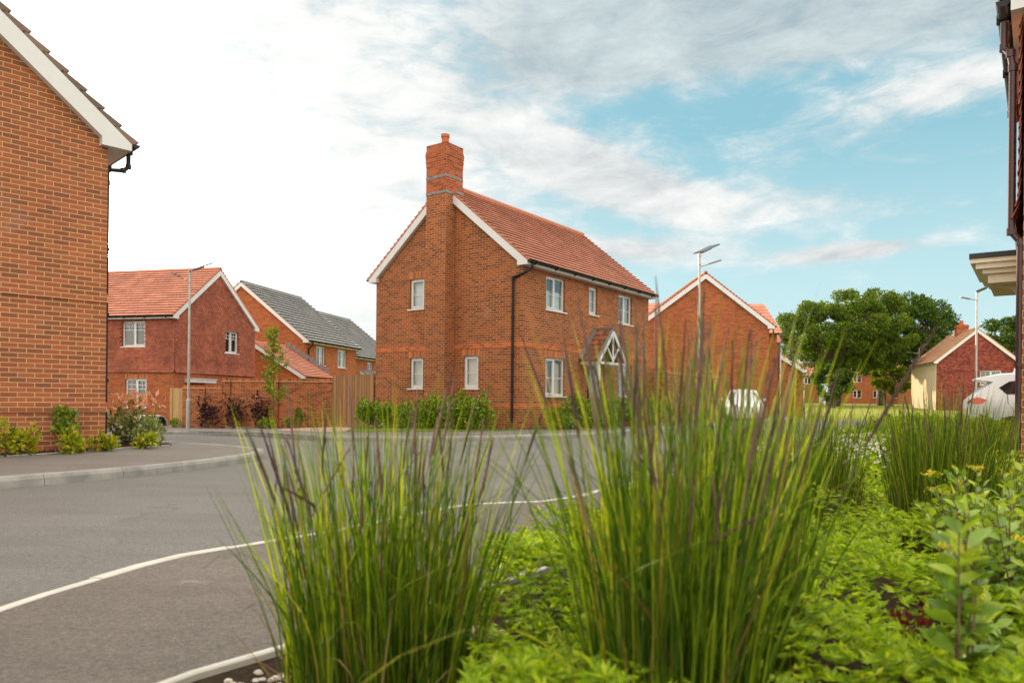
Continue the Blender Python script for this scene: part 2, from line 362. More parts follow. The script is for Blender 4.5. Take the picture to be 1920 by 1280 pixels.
def asphalt(name, col, grain, warm, patch):
    m, nt, b = new_mat(name)
    tc = node(nt, 'ShaderNodeTexCoord'); v = tc.outputs['Object']
    f = noise(nt, v, 95, 3, .85); g = noise(nt, v, 34, 4, .8); l = noise(nt, v, .55, 5, .65, .3)
    mp = node(nt, 'ShaderNodeMapping'); nt.links.new(v, mp.inputs[0]); mp.inputs['Scale'].default_value = (.35, 2.2, 1); mp.inputs['Rotation'].default_value = (0, 0, R(-40))
    st = noise(nt, mp.outputs[0], 1.3, 5, .6)
    c = ramp(nt, f * .6 + g * .4, [(.36, tuple(x * (1 - grain) for x in col)), (.5, col), (.64, tuple(x * (1 + grain * 1.3) for x in col))])
    c = mixc(nt, 1.0, c, ramp(nt, l, [(.3, (1 - patch,) * 3), (.7, (1 + patch, 1 + patch * .96, 1 + patch * .9))]), 'MULTIPLY')
    c = mixc(nt, 1.0, c, ramp(nt, st, [(.3, (1 - patch * .8,) * 3), (.7, (1 + patch * .6,) * 3)]), 'MULTIPLY')
    vo = node(nt, 'ShaderNodeTexVoronoi'); vo.feature = 'DISTANCE_TO_EDGE'; vo.inputs['Scale'].default_value = .32; mpc = node(nt, 'ShaderNodeVectorMath', operation='ADD'); nt.links.new(v, mpc.inputs[0])
    dn = node(nt, 'ShaderNodeTexNoise'); dn.inputs['Scale'].default_value = 1.7; dn.inputs['Detail'].default_value = 5; nt.links.new(v, dn.inputs['Vector']); nt.links.new(dn.outputs[1], mpc.inputs[1]); nt.links.new(mpc.outputs[0], vo.inputs['Vector'])
    crack = E(nt, vo.outputs[0]).step(.012, .003) * l.step(.48, .62) * .35
    spots = noise(nt, v, 7, 2, .5).step(.70, .76) * .25
    c = mixc(nt, crack.mx(spots), c, tuple(x * .45 for x in col))
    nt.links.new(c, b.inputs['Base Color']); b.inputs['Roughness'].default_value = .8; b.inputs['Specular IOR Level'].default_value = .4
    bp = node(nt, 'ShaderNodeBump', i_Strength=.7, i_Distance=.006); nt.links.new((f * .5 + g).k, bp.inputs['Height']); nt.links.new(bp.outputs[0], b.inputs['Normal'])
    return m
ROADM = asphalt('asphalt', (.117, .111, .104), .65, 0, .16)
FOOTM = asphalt('footway_tarmac', (.106, .091, .079), .55, 0, .18)
PAVEM = asphalt('pavement_tarmac', (.130, .115, .103), .45, 0, .15)
def ground_mat(name, stops, sc, bump=1.0):
    m, nt, b = new_mat(name); tc = node(nt, 'ShaderNodeTexCoord')
    n = noise(nt, tc.outputs['Object'], sc, 8, .75); n2 = noise(nt, tc.outputs['Object'], sc * .07, 4, .6)
    c = ramp(nt, n * .7 + n2 * .3, stops); nt.links.new(c, b.inputs['Base Color']); b.inputs['Roughness'].default_value = .95; b.inputs['Specular IOR Level'].default_value = .1
    bp = node(nt, 'ShaderNodeBump', i_Strength=bump, i_Distance=.03); nt.links.new(n.k, bp.inputs['Height']); nt.links.new(bp.outputs[0], b.inputs['Normal'])
    return m
MEADOW = ground_mat('meadow', [(.3, (.10, .14, .02)), (.5, (.22, .24, .04)), (.7, (.36, .33, .07))], 9)
LAWN = ground_mat('turf', [(.3, (.05, .09, .012)), (.5, (.11, .15, .02)), (.7, (.19, .2, .035))], 16)
SOIL = ground_mat('dark_soil', [(.3, (.018, .012, .008)), (.5, (.05, .034, .022)), (.68, (.11, .08, .055))], 26)
PAVER = brick_mat('block_paving', [(0, (.30, .19, .15)), (1, (.46, .31, .25))], (.2, .15, .12), bw=.2, rh=.1, ms=.003, seed=9)
def glass_mat():
    m = bpy.data.materials.new('window_glass'); m.use_nodes = True; nt = m.node_tree; nt.nodes.clear()
    lw = node(nt, 'ShaderNodeLayerWeight', i_Blend=.5); gl = node(nt, 'ShaderNodeBsdfGlossy', i_Roughness=.01); tr = node(nt, 'ShaderNodeBsdfTransparent', i_Color=(.82, .86, .85, 1))
    gl.inputs['Color'].default_value = (.95, .98, 1, 1)
    f = E(nt, lw.outputs['Facing']).pw(2.6) * .8 + .085
    mx = node(nt, 'ShaderNodeMixShader'); nt.links.new(f.k, mx.inputs[0]); nt.links.new(tr.outputs[0], mx.inputs[1]); nt.links.new(gl.outputs[0], mx.inputs[2])
    o = node(nt, 'ShaderNodeOutputMaterial'); nt.links.new(mx.outputs[0], o.inputs[0])
    return m
GLASS = glass_mat()
CURT = simple('beige_curtain', (.55, .47, .37), .9, 0, .12, 4)
NET = simple('white_blind', (.66, .70, .68), .9, 0, .06, 3)
ROOM = simple('dark_room', (.045, .038, .03), .95, 0, .3, 1.2)
DOORM = simple('black_door', (.02, .018, .018), .3, 0, .15, 4)
STONE = simple('grey_stone', (.33, .31, .29), .9, 0, .3, 8, .6)
CREAM = simple('cream_render', (.60, .48, .35), .9, 0, .05, 3, .2)
CORN = simple('cream_cornice', (.82, .72, .58), .55, 0, .05, 3)
CARW = simple('white_car_paint', (.72, .73, .75), .18, 0, .02, 2, spec=.6)
CARG = simple('tinted_car_glass', (.02, .022, .025), .06, 0, .1, 2, spec=.8)
RUBBER = simple('tyre_rubber', (.018, .018, .018), .8, 0, .2, 10)
ALLOY = simple('alloy_rim', (.4, .4, .42), .3, .8, .05, 5)
REDL = simple('red_tail_lens', (.62, .035, .02), .18, 0, .15, 14, spec=.7)
CHROME = simple('chrome_trim', (.5, .5, .52), .2, .9, .05, 5)
TERRA = simple('terracotta_pot', (.42, .12, .055), .75, 0, .15, 8)

# ------------------------------------------------------------------ houses
class House:
    """local frame: front wall y=0 (x 0..L), gables x=0 and x=L (y 0..W); z from the ground"""
    def __init__(s, loc, az, L, W, eave, ridge, e=.25, o=.12, name='brick_house', label=None, cat='house', group=None):
        s.L, s.W, s.ze, s.zr, s.e, s.o = L, W, eave, ridge, e, o
        s.root = thing(name, loc, R(90 - az), label, cat, group)
        s.z0 = loc[2]; s.holes = {'front': [], 'back': [], 'left': [], 'right': []}
        s.tanp = (ridge - (eave + .13)) / (W / 2 + e); s.p = math.atan(s.tanp)
    def zt(s, y):                      # underside of the roof
        y = min(y, s.W - y); return s.ze + .13 + (y + s.e) * s.tanp - .02
    def P(s, side, u, z, d=0.0):
        return {'front': (u, d, z), 'back': (u, s.W - d, z), 'left': (d, u, z), 'right': (s.L - d, u, z)}[side]
    def axes(s, side):                 # (along, inward)
        return {'front': (Vector((1, 0, 0)), Vector((0, 1, 0))), 'back': (Vector((1, 0, 0)), Vector((0, -1, 0))),
                'left': (Vector((0, 1, 0)), Vector((1, 0, 0))), 'right': (Vector((0, 1, 0)), Vector((-1, 0, 0)))}[side]
    def walls(s, mat, z0=0.0, z1=None, depth=.10, name='wall', gable=True, inset=0.0, gap=None):
        mb = MB(); top = s.zt(0)
        z1 = top if z1 is None else z1
        for side in ('front', 'back', 'left', 'right'):
            U = s.L if side in ('front', 'back') else s.W
            hs = [h for h in s.holes[side] if h[2] < z1 and h[3] > z0]
            us = sorted({0, U, *[q for h in hs for q in h[:2]]}); zs = sorted({z0, z1, *[min(max(q, z0), z1) for h in hs for q in h[2:4]]})
            fl = side in ('front', 'right')
            for a, b in zip(us, us[1:]):
                for c, d in zip(zs, zs[1:]):
                    if any(h[0] <= a + 1e-6 and b <= h[1] + 1e-6 and h[2] <= c + 1e-6 and d <= h[3] + 1e-6 for h in hs): continue
                    q = [(a, c), (b, c), (b, d), (a, d)]
                    mb.face([s.P(side, u, z) for u, z in q], q)
            for h in hs:
                a, b, c, d = h[:4]; c = max(c, z0); d = min(d, z1)
                for (u, z), (u2, z2) in (((a, c), (a, d)), ((a, d), (b, d)), ((b, d), (b, c)), ((b, c), (a, c))):
                    mb.face([s.P(side, u, z), s.P(side, u2, z2), s.P(side, u2, z2, depth), s.P(side, u, z, depth)], [(u, z), (u2, z2), (u2 + depth, z2), (u + depth, z)])
            if gable and side in ('left', 'right') and z1 >= top - 1e-6:
                q = [(0, top), (s.W, top), (s.W / 2, s.zt(s.W / 2))]
                mb.face([s.P(side, u, z) for u, z in q], q)
        return mb.build(name, mat, s.root, fixn=False)
    def roof(s, mat, gauge=.2, lip=.022, ridge_mat=None, gap=.040):
        mb = MB(); cp, sp = math.cos(s.p), math.sin(s.p)
        x0, x1 = -s.o, s.L + s.o
        Ls = (s.W / 2 + s.e) / cp; n = max(1, round(Ls / gauge)); g = Ls / n
        for sgn in (1, -1):
            def pt(x, t, h):
                y = -s.e + t * cp - h * sp; z = s.ze + .13 + t * sp + h * cp - .02
                return (x, y if sgn == 1 else s.W - y, z)
            nx = max(1, round((x1 - x0) / 3.0)); xs = [x0 + (x1 - x0) * i / nx for i in range(nx + 1)]
            for i in range(n):
                t0, t1 = i * g - .05, (i + 1) * g + .02
                j0, j1 = (.045 + lip + gap), .045; jb = .045 + gap
                for xa, xb in zip(xs, xs[1:]):
                    mb.face([pt(xa, t0, j0), pt(xb, t0, j0), pt(xb, t1, j1), pt(xa, t1, j1)], [(xa, i * .2 + .003), (xb, i * .2 + .003), (xb, i * .2 + .197), (xa, i * .2 + .197)])
                    mb.face([pt(xa, t0, jb), pt(xb, t0, jb), pt(xb, t0 + .12, .046), pt(xa, t0 + .12, .046)], [(xa, i * .2 + .003), (xb, i * .2 + .003), (xb, i * .2 + .01), (xa, i * .2 + .01)])
                    mb.face([pt(xa, t0, jb), pt(xb, t0, jb), pt(xb, t0, j0), pt(xa, t0, j0)], [(xa, i * .2 + .003), (xb, i * .2 + .003), (xb, i * .2 + .01), (xa, i * .2 + .01)])
                for x in (x0, x1):
                    mb.face([pt(x, t0 + .04, 0), pt(x, t0, j0), pt(x, t1, j1), pt(x, t1, 0)], [(x, i * .2 + .01), (x + .05, i * .2 + .01), (x + .05, i * .2 + .19), (x, i * .2 + .19)])
            mb.face([pt(x0, 0, 0), pt(x1, 0, 0), pt(x1, Ls, 0), pt(x0, Ls, 0)], [(x0, 0), (x1, 0), (x1, .1), (x0, .1)])
            mb.face([pt(x0, -.02, 0), pt(x1, -.02, 0), pt(x1, -.02, .045), pt(x0, -.02, .045)], [(x0, 0), (x1, 0), (x1, .01), (x0, .01)])
        r = mb.build('roof', mat, s.root)
        rb = MB(); x = x0; zc = s.zr + .03
        while x < x1 - .05:
            xe = min(x + .45, x1); rb.tube([(x, s.W / 2, zc), (xe - .006, s.W / 2, zc)], .105, 10); x = xe
        rb.build('ridge_tiles', ridge_mat or mat, r, smooth=False)
        s.roofo = r; return r
    def trim(s, white=WHITE, fascia=WARMW, gutters=('front', 'back'), bd=.21, barge=('left', 'right'), brackets=True, foot=.12, gutter_mat=BLACK):
        for side in barge:
            mb = MB(); xa = -s.o if side == 'left' else s.L + .003
            d = s.o - .003
            for sgn in (1, -1):
                Yf = lambda y: y if sgn == 1 else s.W - y
                poly = [(-s.e, s.zt(-s.e) - .004), (s.W / 2, s.zt(s.W / 2) - .004), (s.W / 2, s.zt(s.W / 2) - bd / math.cos(s.p)), (foot, s.zt(foot) - bd / math.cos(s.p)), (foot, s.ze), (-s.e, s.ze)]
                if poly[3][1] <= s.ze + .01: poly = poly[:3] + [(-s.e + (s.ze + bd / math.cos(s.p) - s.zt(-s.e)) / s.tanp, s.ze), (-s.e, s.ze)]
                mb.prism([(xa, Yf(y), z) for y, z in poly], (d, 0, 0))
            mb.build('bargeboard', white, s.root)
        for side in ('front', 'back'):
            mb = MB(); y0, y1 = (-s.e, -.003) if side == 'front' else (s.W + .003, s.W + s.e)
            mb.box(0.0 - .002, s.L + .002, y0, y1, s.ze + .002, s.zt(-s.e) - .004)
            mb.build('fascia', fascia, s.root)
        for side in gutters:
            mb = MB(); yc = -s.e - .066; zc = s.zt(-s.e) + .012; r = .064; n = 8
            yy = lambda y: y if side == 'front' else s.W - y
            xs = (-s.o, s.L + s.o)
            prof = [(yc - r * math.cos(math.pi * k / n), zc - r * math.sin(math.pi * k / n)) for k in range(n + 1)]
            inn = [(yc - (r - .006) * math.cos(math.pi * k / n), zc - (r - .006) * math.sin(math.pi * k / n)) for k in range(n + 1)]
            for k in range(n):
                for pr in (prof, inn):
                    a, b = pr[k], pr[k + 1]
                    mb.face([(xs[0], yy(a[0]), a[1]), (xs[1], yy(a[0]), a[1]), (xs[1], yy(b[0]), b[1]), (xs[0], yy(b[0]), b[1])])
            for x in xs: mb.face([(x, yy(a), b) for a, b in prof])
            for a, b in ((prof[0], inn[0]), (prof[-1], inn[-1])):
                mb.face([(xs[0], yy(a[0]), a[1]), (xs[1], yy(a[0]), a[1]), (xs[1], yy(b[0]), b[1]), (xs[0], yy(b[0]), b[1])])
            g = mb.build('gutter', gutter_mat, s.root)
            if brackets:
                k = max(2, int(s.L / .95))
                for i in range(k):
                    x = .25 + i * (s.L - .5) / (k - 1)
                    bb = MB(); bb.box(x - .03, x + .03, yy(yc - r - .006), yy(-s.e - .001), zc - .075, zc + .012); bb.box(x - .03, x + .03, yy(-s.e - .02), yy(-s.e - .001), zc - .10, zc - .076)
                    bb.build('gutter_bracket', gutter_mat, g)
    def window(s, side, u0, u1, z0, z1, kind='two', inside=None, sill=True, head=True, rec=.07, apron=False, bar=.058, frame=WHITE):
        s.holes[side].append((u0, u1, z0, z1))
        A, I = s.axes(side)
        def bx(mb, a, b, c, d, f, t):      # u a..b, z c..d, depth f..f+t
            p, q = Vector(s.P(side, a, c, f)), Vector(s.P(side, b, d, f + t))
            mb.box(p.x, q.x, p.y, q.y, p.z, q.z)
        mb = MB(); fw = .05
        bx(mb, u0, u0 + fw, z0, z1, rec, .07); bx(mb, u1 - fw, u1, z0, z1, rec, .07)
        bx(mb, u0 + fw, u1 - fw, z0, z0 + fw, rec, .07); bx(mb, u0 + fw, u1 - fw, z1 - fw, z1, rec, .07)
        lights = [(u0 + fw, u1 - fw)]
        if kind in ('two', 'astragal'):
            m = (u0 + u1) / 2; bx(mb, m - .035, m + .035, z0 + fw, z1 - fw, rec, .07); lights = [(u0 + fw, m - .035), (m + .035, u1 - fw)]
        panes = []
        for k, (a, b) in enumerate(lights):
            c, d = z0 + fw, z1 - fw
            cs = bar - .01 if k % 2 == 0 or kind == 'one' else .018
            fo = rec - .012 if cs > .03 else rec + .012
            for q in ((a, a + cs, c, d), (b - cs, b, c, d), (a + cs, b - cs, c, c + cs), (a + cs, b - cs, d - cs, d)): bx(mb, q[0], q[1], q[2], q[3], fo, .06)
            a, b, c, d = a + cs, b - cs, c + cs, d - cs
            panes.append((a, b, c, d))
            if kind == 'astragal':
                h = (d - c)
                for zq in (d - .17 * h, d - .34 * h): bx(mb, a, b, zq - .012, zq + .012, rec + .012, .024)
                bx(mb, (a + b) / 2 - .011, (a + b) / 2 + .011, d - .34 * h + .012, d, rec + .012, .022)
            else:
                zm = c + (d - c) * .47; bx(mb, a, b, zm - .009, zm + .009, rec + .018, .014)
        fr = mb.build('window', frame, s.root)
        pb = MB()
        for a, b, c, d in panes: pb.face([s.P(side, *q, rec + .03) for q in ((a, c), (b, c), (b, d), (a, d))])
        pb.build('pane', GLASS, fr)
        if sill:
            sb = MB(); p, q = Vector(s.P(side, u0 - .06, z0 - .045, -.06)), Vector(s.P(side, u1 + .06, z0 - .004, rec - .002))
            sb.box(p.x, q.x, p.y, q.y, p.z, q.z); sb.build('sill', frame, fr)
        if inside:
            cb = MB()
            if inside == 'curtain':
                for a, b in ((u0, u0 + (u1 - u0) * .36), (u1 - (u1 - u0) * .3, u1)):
                    n = 10
                    for i in range(n):
                        ua, ub = a + (b - a) * i / n, a + (b - a) * (i + 1) / n
                        cb.face([s.P(side, ua, z0 - .1, .20 + .03 * (i % 2)), s.P(side, ub, z0 - .1, .20 + .03 * ((i + 1) % 2)), s.P(side, ub, z1 + .1, .20 + .03 * ((i + 1) % 2)), s.P(side, ua, z1 + .1, .20 + .03 * (i % 2))])
                cb.build('curtain', CURT, fr)
            else:
                if inside == 'halfnet': inside = 'net'; z1 = z0 + (z1 - z0) * .55
                cb.face([s.P(side, *q, .19) for q in ((u0 - .05, z0 - .05), (u1 + .05, z0 - .05), (u1 + .05, z1 + .05), (u0 - .05, z1 + .05))])
                cb.build('blind_or_dark_room', {'net': NET, 'warm': CURT, 'dark': ROOM}[inside], fr)  # 'dark' is a sheet painted with the shade of the unlit room
        def strip(a, b, c, d, nm):
            p = MB(); ctr = (Vector(s.P(side, a, c)) + Vector(s.P(side, b, d))) / 2 - I * .001
            p.obox(ctr, A * ((b - a) / 2), I * .004, Vector((0, 0, (d - c) / 2))); return p.build(nm, BR_SOLDIER, s.root)
        if head: strip(u0 - .07, u1 + .07, z1 + .002, z1 + .225, 'brick_lintel')
        if apron: strip(u0, u1, z0 - .155, z0 - .048, 'brick_apron')
        return fr
    def string(s, zs, h=.15, p=.02, mat=None, name='string_course'):
        mb = MB()
        for z in zs:
            a, b = z, z + h
            mb.box(-p, s.L + p, -p, -.0005, a, b); mb.box(-p, s.L + p, s.W + .0005, s.W + p, a, b)
            mb.box(-p, -.0005, -.0005, s.W + .0005, a, b); mb.box(s.L + .0005, s.L + p, -.0005, s.W + .0005, a, b)
        return mb.build(name, mat or BR_STRING, s.root)
    def pipe(s, pts, r=.036, name='downpipe', mat=BLACK, clips=True):
        mb = MB(); mb.tube(pts, r, 10)
        for i, p in enumerate(pts[1:-1]): mb.tube([Vector(p) + Vector((0, 0, -.03)), Vector(p) + Vector((0, 0, .04))], r * 1.25, 10)
        if clips:
            a, b = Vector(pts[-2]), Vector(pts[-1]); n = int((a - b).length / 1.3)
            for k in range(1, n + 1):
                q = a.lerp(b, k / (n + 1)); mb.tube([q + Vector((0, 0, -.025)), q + Vector((0, 0, .025))], r * 1.45, 10)
        return mb.build(name, mat, s.root, smooth=False)
def hang_tiles(h, faces, mat, parent, name='tile_hanging', gx=.165, gy=.10, bands=()):
    """vertical clay tiles: faces = list of (side, u0, u1, z0, ztop(u), holes); one small slab per tile"""
    V = []; F = []; rnd = random.Random(3)
    for side, u0, u1, z0, ztop, holes in faces:
        A, I = h.axes(side); row = 0; z = z0
        zmax = max(ztop(u0 + (u1 - u0) * k / 20) for k in range(21))
        while z < zmax:
            off = (row % 2) * gx / 2; u = u0 - off
            while u < u1:
                a, b = max(u, u0) + .003, min(u + gx, u1) - .003; m = (a + b) / 2
                u += gx
                if b - a < .03: continue
                zt = min(z + gy + .06, ztop(m))
                if zt - z < .03 or any(q[0] - .03 < m < q[1] + .03 and q[2] - .06 < z + gy / 2 < q[3] + .02 for q in holes): continue
                t = .052 + rnd.uniform(-.004, .004) + (.05 * max(0, 1 - (z - z0) / .35) ** 2)
                orn = any(q[0] <= z - z0 <= q[1] for q in bands)
                k = len(V)
                lo = [(a, z), (m, z - .0), (b, z)] if not orn else [(a, z + .045), (m, z - .012), (b, z + .045)]
                P = lambda uu, zz, d: tuple(Vector(h.P(side, uu, zz)) - I * d)
                pts = [P(*lo[0], t), P(*lo[1], t), P(*lo[2], t), P(b, zt, .018), P(a, zt, .018), P(*lo[0], t - .014), P(*lo[1], t - .014), P(*lo[2], t - .014)]
                V += pts
                F += [[k, k + 4, k + 5], [k + 2, k + 7, k + 3], [k, k + 1, k + 2, k + 3, k + 4], [k, k + 5, k + 6, k + 1], [k + 1, k + 6, k + 7, k + 2]]
            z += gy; row += 1
    mb = MB(); mb.v = V; mb.f = F; mb.uv = [None] * len(F)
    return mb.build(name, mat, parent)

# ------------------------------------------------------------------ ground, roads, kerbs
def resample(pts, step):
    out = []
    for a, b in zip(pts, pts[1:]):
        a, b = np.array(a, float), np.array(b, float); n = max(1, int(np.linalg.norm(b - a) / step))
        out += [tuple(a + (b - a) * i / n) for i in range(n)]
    return out + [tuple(pts[-1])]
def chaikin(pts, it=2):
    for _ in range(it):
        q = [pts[0]]
        for a, b in zip(pts, pts[1:]):
            q += [(a[0] * .75 + b[0] * .25, a[1] * .75 + b[1] * .25), (a[0] * .25 + b[0] * .75, a[1] * .25 + b[1] * .75)]
        pts = q + [pts[-1]]
    return pts
def inside(poly, p):
    x, y = p; c = False; n = len(poly)
    for i in range(n):
        x0, y0 = poly[i]; x1, y1 = poly[i - 1]
        if (y0 > y) != (y1 > y) and x < (x1 - x0) * (y - y0) / (y1 - y0) + x0: c = not c
    return c
def sheet(name, poly, dz, mat, res=1.5, kind='structure'):
    b = resample(list(poly) + [poly[0]], res)[:-1]
    xs = [p[0] for p in b]; ys = [p[1] for p in b]; pts = [Vector(p) for p in b]
    for x in np.arange(min(xs) + res / 2, max(xs), res):
        for y in np.arange(min(ys) + res / 2, max(ys), res):
            if inside(b, (x, y)): pts.append(Vector((x, y)))
    n = len(b)
    r = delaunay_2d_cdt(pts, [(i, (i + 1) % n) for i in range(n)], [list(range(n))], 1, 1e-5)
    mb = MB(); mb.v = [(p.x, p.y, float(gz(p.x, p.y)) + dz) for p in r[0]]
    for f in r[2]: mb.f.append(list(f)); mb.uv.append([(r[0][i].x, r[0][i].y) for i in f])
    o = mb.build(name, mat, None, smooth=True)
    return tag(o, kind=kind)
def kerb(name, line, top, base, width, mat, stone=.9, side=1, step=.3):
    """row of kerb stones along a line; side=+1 puts the body on the left of the line"""
    P = np.array(resample(line, step)); d = np.gradient(P, axis=0); d /= np.linalg.norm(d, axis=1)[:, None]
    nrm = np.stack([-d[:, 1], d[:, 0]], 1) * side
    L = np.concatenate([[0], np.cumsum(np.linalg.norm(np.diff(P, axis=0), axis=1))])
    mb = MB(); nst = int(math.ceil(L[-1] / stone))
    for k in range(nst):
        ts = np.linspace(k * stone + .003, min((k + 1) * stone - .003, L[-1]), max(2, int(stone / step) + 1))
        if ts[-1] - ts[0] < .02: continue
        c = [(np.interp(t, L, P[:, 0]), np.interp(t, L, P[:, 1])) for t in ts]; m = [(np.interp(t, L, nrm[:, 0]), np.interp(t, L, nrm[:, 1])) for t in ts]
        h = top - base; dzk = random.uniform(-.003, .003)
        prof = [(0, base - .03), (.012, base + h * .62), (.03, top - .012), (.042, top), (width - .006, top), (width, top - .006), (width, base - .03)]
        rows = []
        for (x, y), (a, b) in zip(c, m):
            g = float(gz(x, y)); rows.append([(x + a * w_, y + b * w_, g + z + dzk) for w_, z in prof])
        for r0, r1 in zip(rows, rows[1:]):
            for i in range(len(prof) - 1): mb.face([r0[i], r1[i], r1[i + 1], r0[i + 1]])
        mb.face(rows[0]); mb.face(rows[-1][::-1])
    o = mb.build(name, mat, None); return tag(o, kind='structure')

g = 420
gm = MB()
gx_ = sorted({-g, -200, -110, *range(-70, 95, 5), 130, 220, g}); gy_ = sorted({-g, -150, -60, *range(-20, 150, 5), 200, 300, g})
for a, b in zip(gx_, gx_[1:]):
    for c, d in zip(gy_, gy_[1:]): gm.face([(x, y, float(gz(x, y)) - .06) for x, y in ((a, c), (b, c), (b, d), (a, d))])
tag(gm.build('ground', MEADOW), kind='structure')
LINE = ([(-2.55, -3.0), (-2.5, 2.0), (-2.43, 3.49), (-2.17, 4.52), (-1.76, 5.05), (-1.35, 5.53), (-.5, 6.94), (-.1, 7.12), (.22, 7.17), (.71, 7.69), (.89, 8.06), (1.6, 9.2), (3.2, 11.4), (6.0, 14.6), (10.5, 19.5)])
BEDE = chaikin([(-1.75, -3.0), (-1.6, 1.6), (-1.2, 2.55), (-.85, 2.93), (-.2, 3.75), (.55, 4.75), (1.35, 5.9), (2.3, 7.6), (3.6, 9.4), (6.6, 12.6), (11.3, 17.2)], 1)
sheet('road', [(-45, -12), (8, -12), (26, 18), (36, 34), (14, 40), (-45, 40)], 0.0, ROADM, 2.5)
sheet('footway', LINE + BEDE[::-1], .004, FOOTM, .6)
kerb('edging_kerb', [p for p in LINE], .011, 0, .10, KERBW, 1.0, -1)
kerb('bed_edging', BEDE, .045, 0, .075, KERBW, 1.0, -1)
BED = [p for p in BEDE] + [(15, 15.5), (13, 9), (9, 4), (5, -3)]
BEDP = [(x + .06, y - .02) for x, y in BEDE] + [(15, 15.2), (13, 9), (9, 4), (5, -3)]
sheet('planting_soil', BEDP, .014, SOIL, .8)
PAVL = chaikin([(-9.5, .2), (-5.39, 7.72), (-4.76, 8.69), (-4.44, 9.36), (-4.04, 10.69), (-3.97, 11.56), (-4.07, 12.22), (-4.36, 12.59), (-5.12, 13.26), (-6.16, 13.9), (-7.07, 14.46), (-12, 17.6), (-22, 24)], 2)
kerb('kerb', PAVL, .125, 0, .125, KERB, .9, 1)
sheet('pavement', [(x - .06, y + .0) for x, y in PAVL] + [(-30, 24), (-24, .2)], .118, PAVEM, 1.0)
SOILL = [(-13.0, 3.0), (-7.9, 8.9), (-7.15, 10.23), (-6.79, 10.83), (-6.56, 11.85), (-6.35, 12.3), (-6.0, 12.9), (-6.25, 13.4), (-7.3, 13.7), (-14, 18), (-18, 12)]
sheet('shrub_bed', SOILL, .127, SOIL, .5)
kerb('bed_edging', SOILL[:7], .142, .11, .035, KERBW, 1.2, 1)
PAVM = chaikin([(-24, 33.5), (-11.2, 22.6), (-9.7, 22.2), (-8.3, 20.4), (-6.6, 19.2), (-4.8, 17.11), (-3.44, 16.89), (-2.21, 16.89), (-.75, 17.33), (.54, 18.37), (1.63, 19.48), (2.31, 19.98), (3.16, 21.38), (7.8, 28.4), (16, 41)], 2)
kerb('kerb', PAVM, .122, 0, .125, KERB, .9, 1)
sheet('pavement', [(x - .03, y + .05) for x, y in PAVM] + [(12, 46), (-4, 36), (-24, 40)], .116, PAVEM, 1.2)
sheet('turf_strip', [(-4.5, 19.75), (-3.75, 19.8), (-.88, 20.25), (.02, 21.05), (2.01, 23.75), (4.24, 26.9), (5.9, 29), (4, 33), (-6, 27), (-5.2, 24.2)], .126, LAWN, .6)
sheet('block_paving', [(-6.9, 21.5), (-5.0, 19.9), (-4.6, 20.2), (-5.3, 24.6), (-6.7, 27.9), (-8.2, 26.4)], .122, PAVER, .6)

# ------------------------------------------------------------------ the corner house with the chimney
A1 = 35.93
H = House((.279, 21.51, .13), A1, 8.49, 6.14, 4.81, 7.66, .25, .13, 'brick_house', 'red brick corner house with a tall chimney and gabled timber porch', 'house')
z = lambda q: q - .13
H.window('front', 1.26, 2.36, z(3.79), z(4.84), 'two', 'halfnet', head=False, apron=True)
H.window('front', 3.90, 4.46, z(3.90), z(4.84), 'one', 'net', head=False, apron=True)
H.window('front', 6.02, 7.08, z(3.79), z(4.84), 'two', 'curtain', head=False, apron=True)
H.window('front', 1.27, 2.40, z(1.12), z(2.31), 'two', 'curtain')
H.window('front', 6.04, 7.12, z(1.12), z(2.30), 'two', 'curtain')
H.window('left', 3.92, 4.56, z(3.93), z(4.92), 'one', 'net', apron=True)
H.window('left', 3.94, 4.53, z(1.33), z(2.33), 'one', 'warm', apron=True)
H.window('left', 1.64, 2.23, z(1.33), z(2.34), 'one', 'warm', apron=True)
H.holes['front'].append((3.82, 4.74, 0.08, z(2.24)))
H.walls(BR_MAIN)
H.roof(RT_RED, .2); H.trim(gutters=('front', 'back'))
H.string([z(2.55), z(.72)], .15, .014)
# front door
d = MB(); d.box(3.82, 3.88, .05, .12, .08, z(2.24)); d.box(4.68, 4.74, .05, .12, .08, z(2.24)); d.box(3.88, 4.68, .05, .12, z(2.18), z(2.24)); dfr = d.build('door_frame', WHITE, H.root)
d = MB(); d.box(3.88, 4.68, .07, .115, .08, z(2.18))
for xq in (3.97, 4.32): d.box(xq, xq + .25, .058, .07, .3, 1.95)
dr = d.build('door', DOORM, H.root)
d = MB(); d.box(4.08, 4.42, .052, .0575, .55, 1.9); d.build('pane', GLASS, dr); d = MB(); d.tube([(4.6, .05, 1.0), (4.6, .03, 1.0), (4.6, .03, 1.35)], .012, 8); d.build('handle', CHROME, dr)
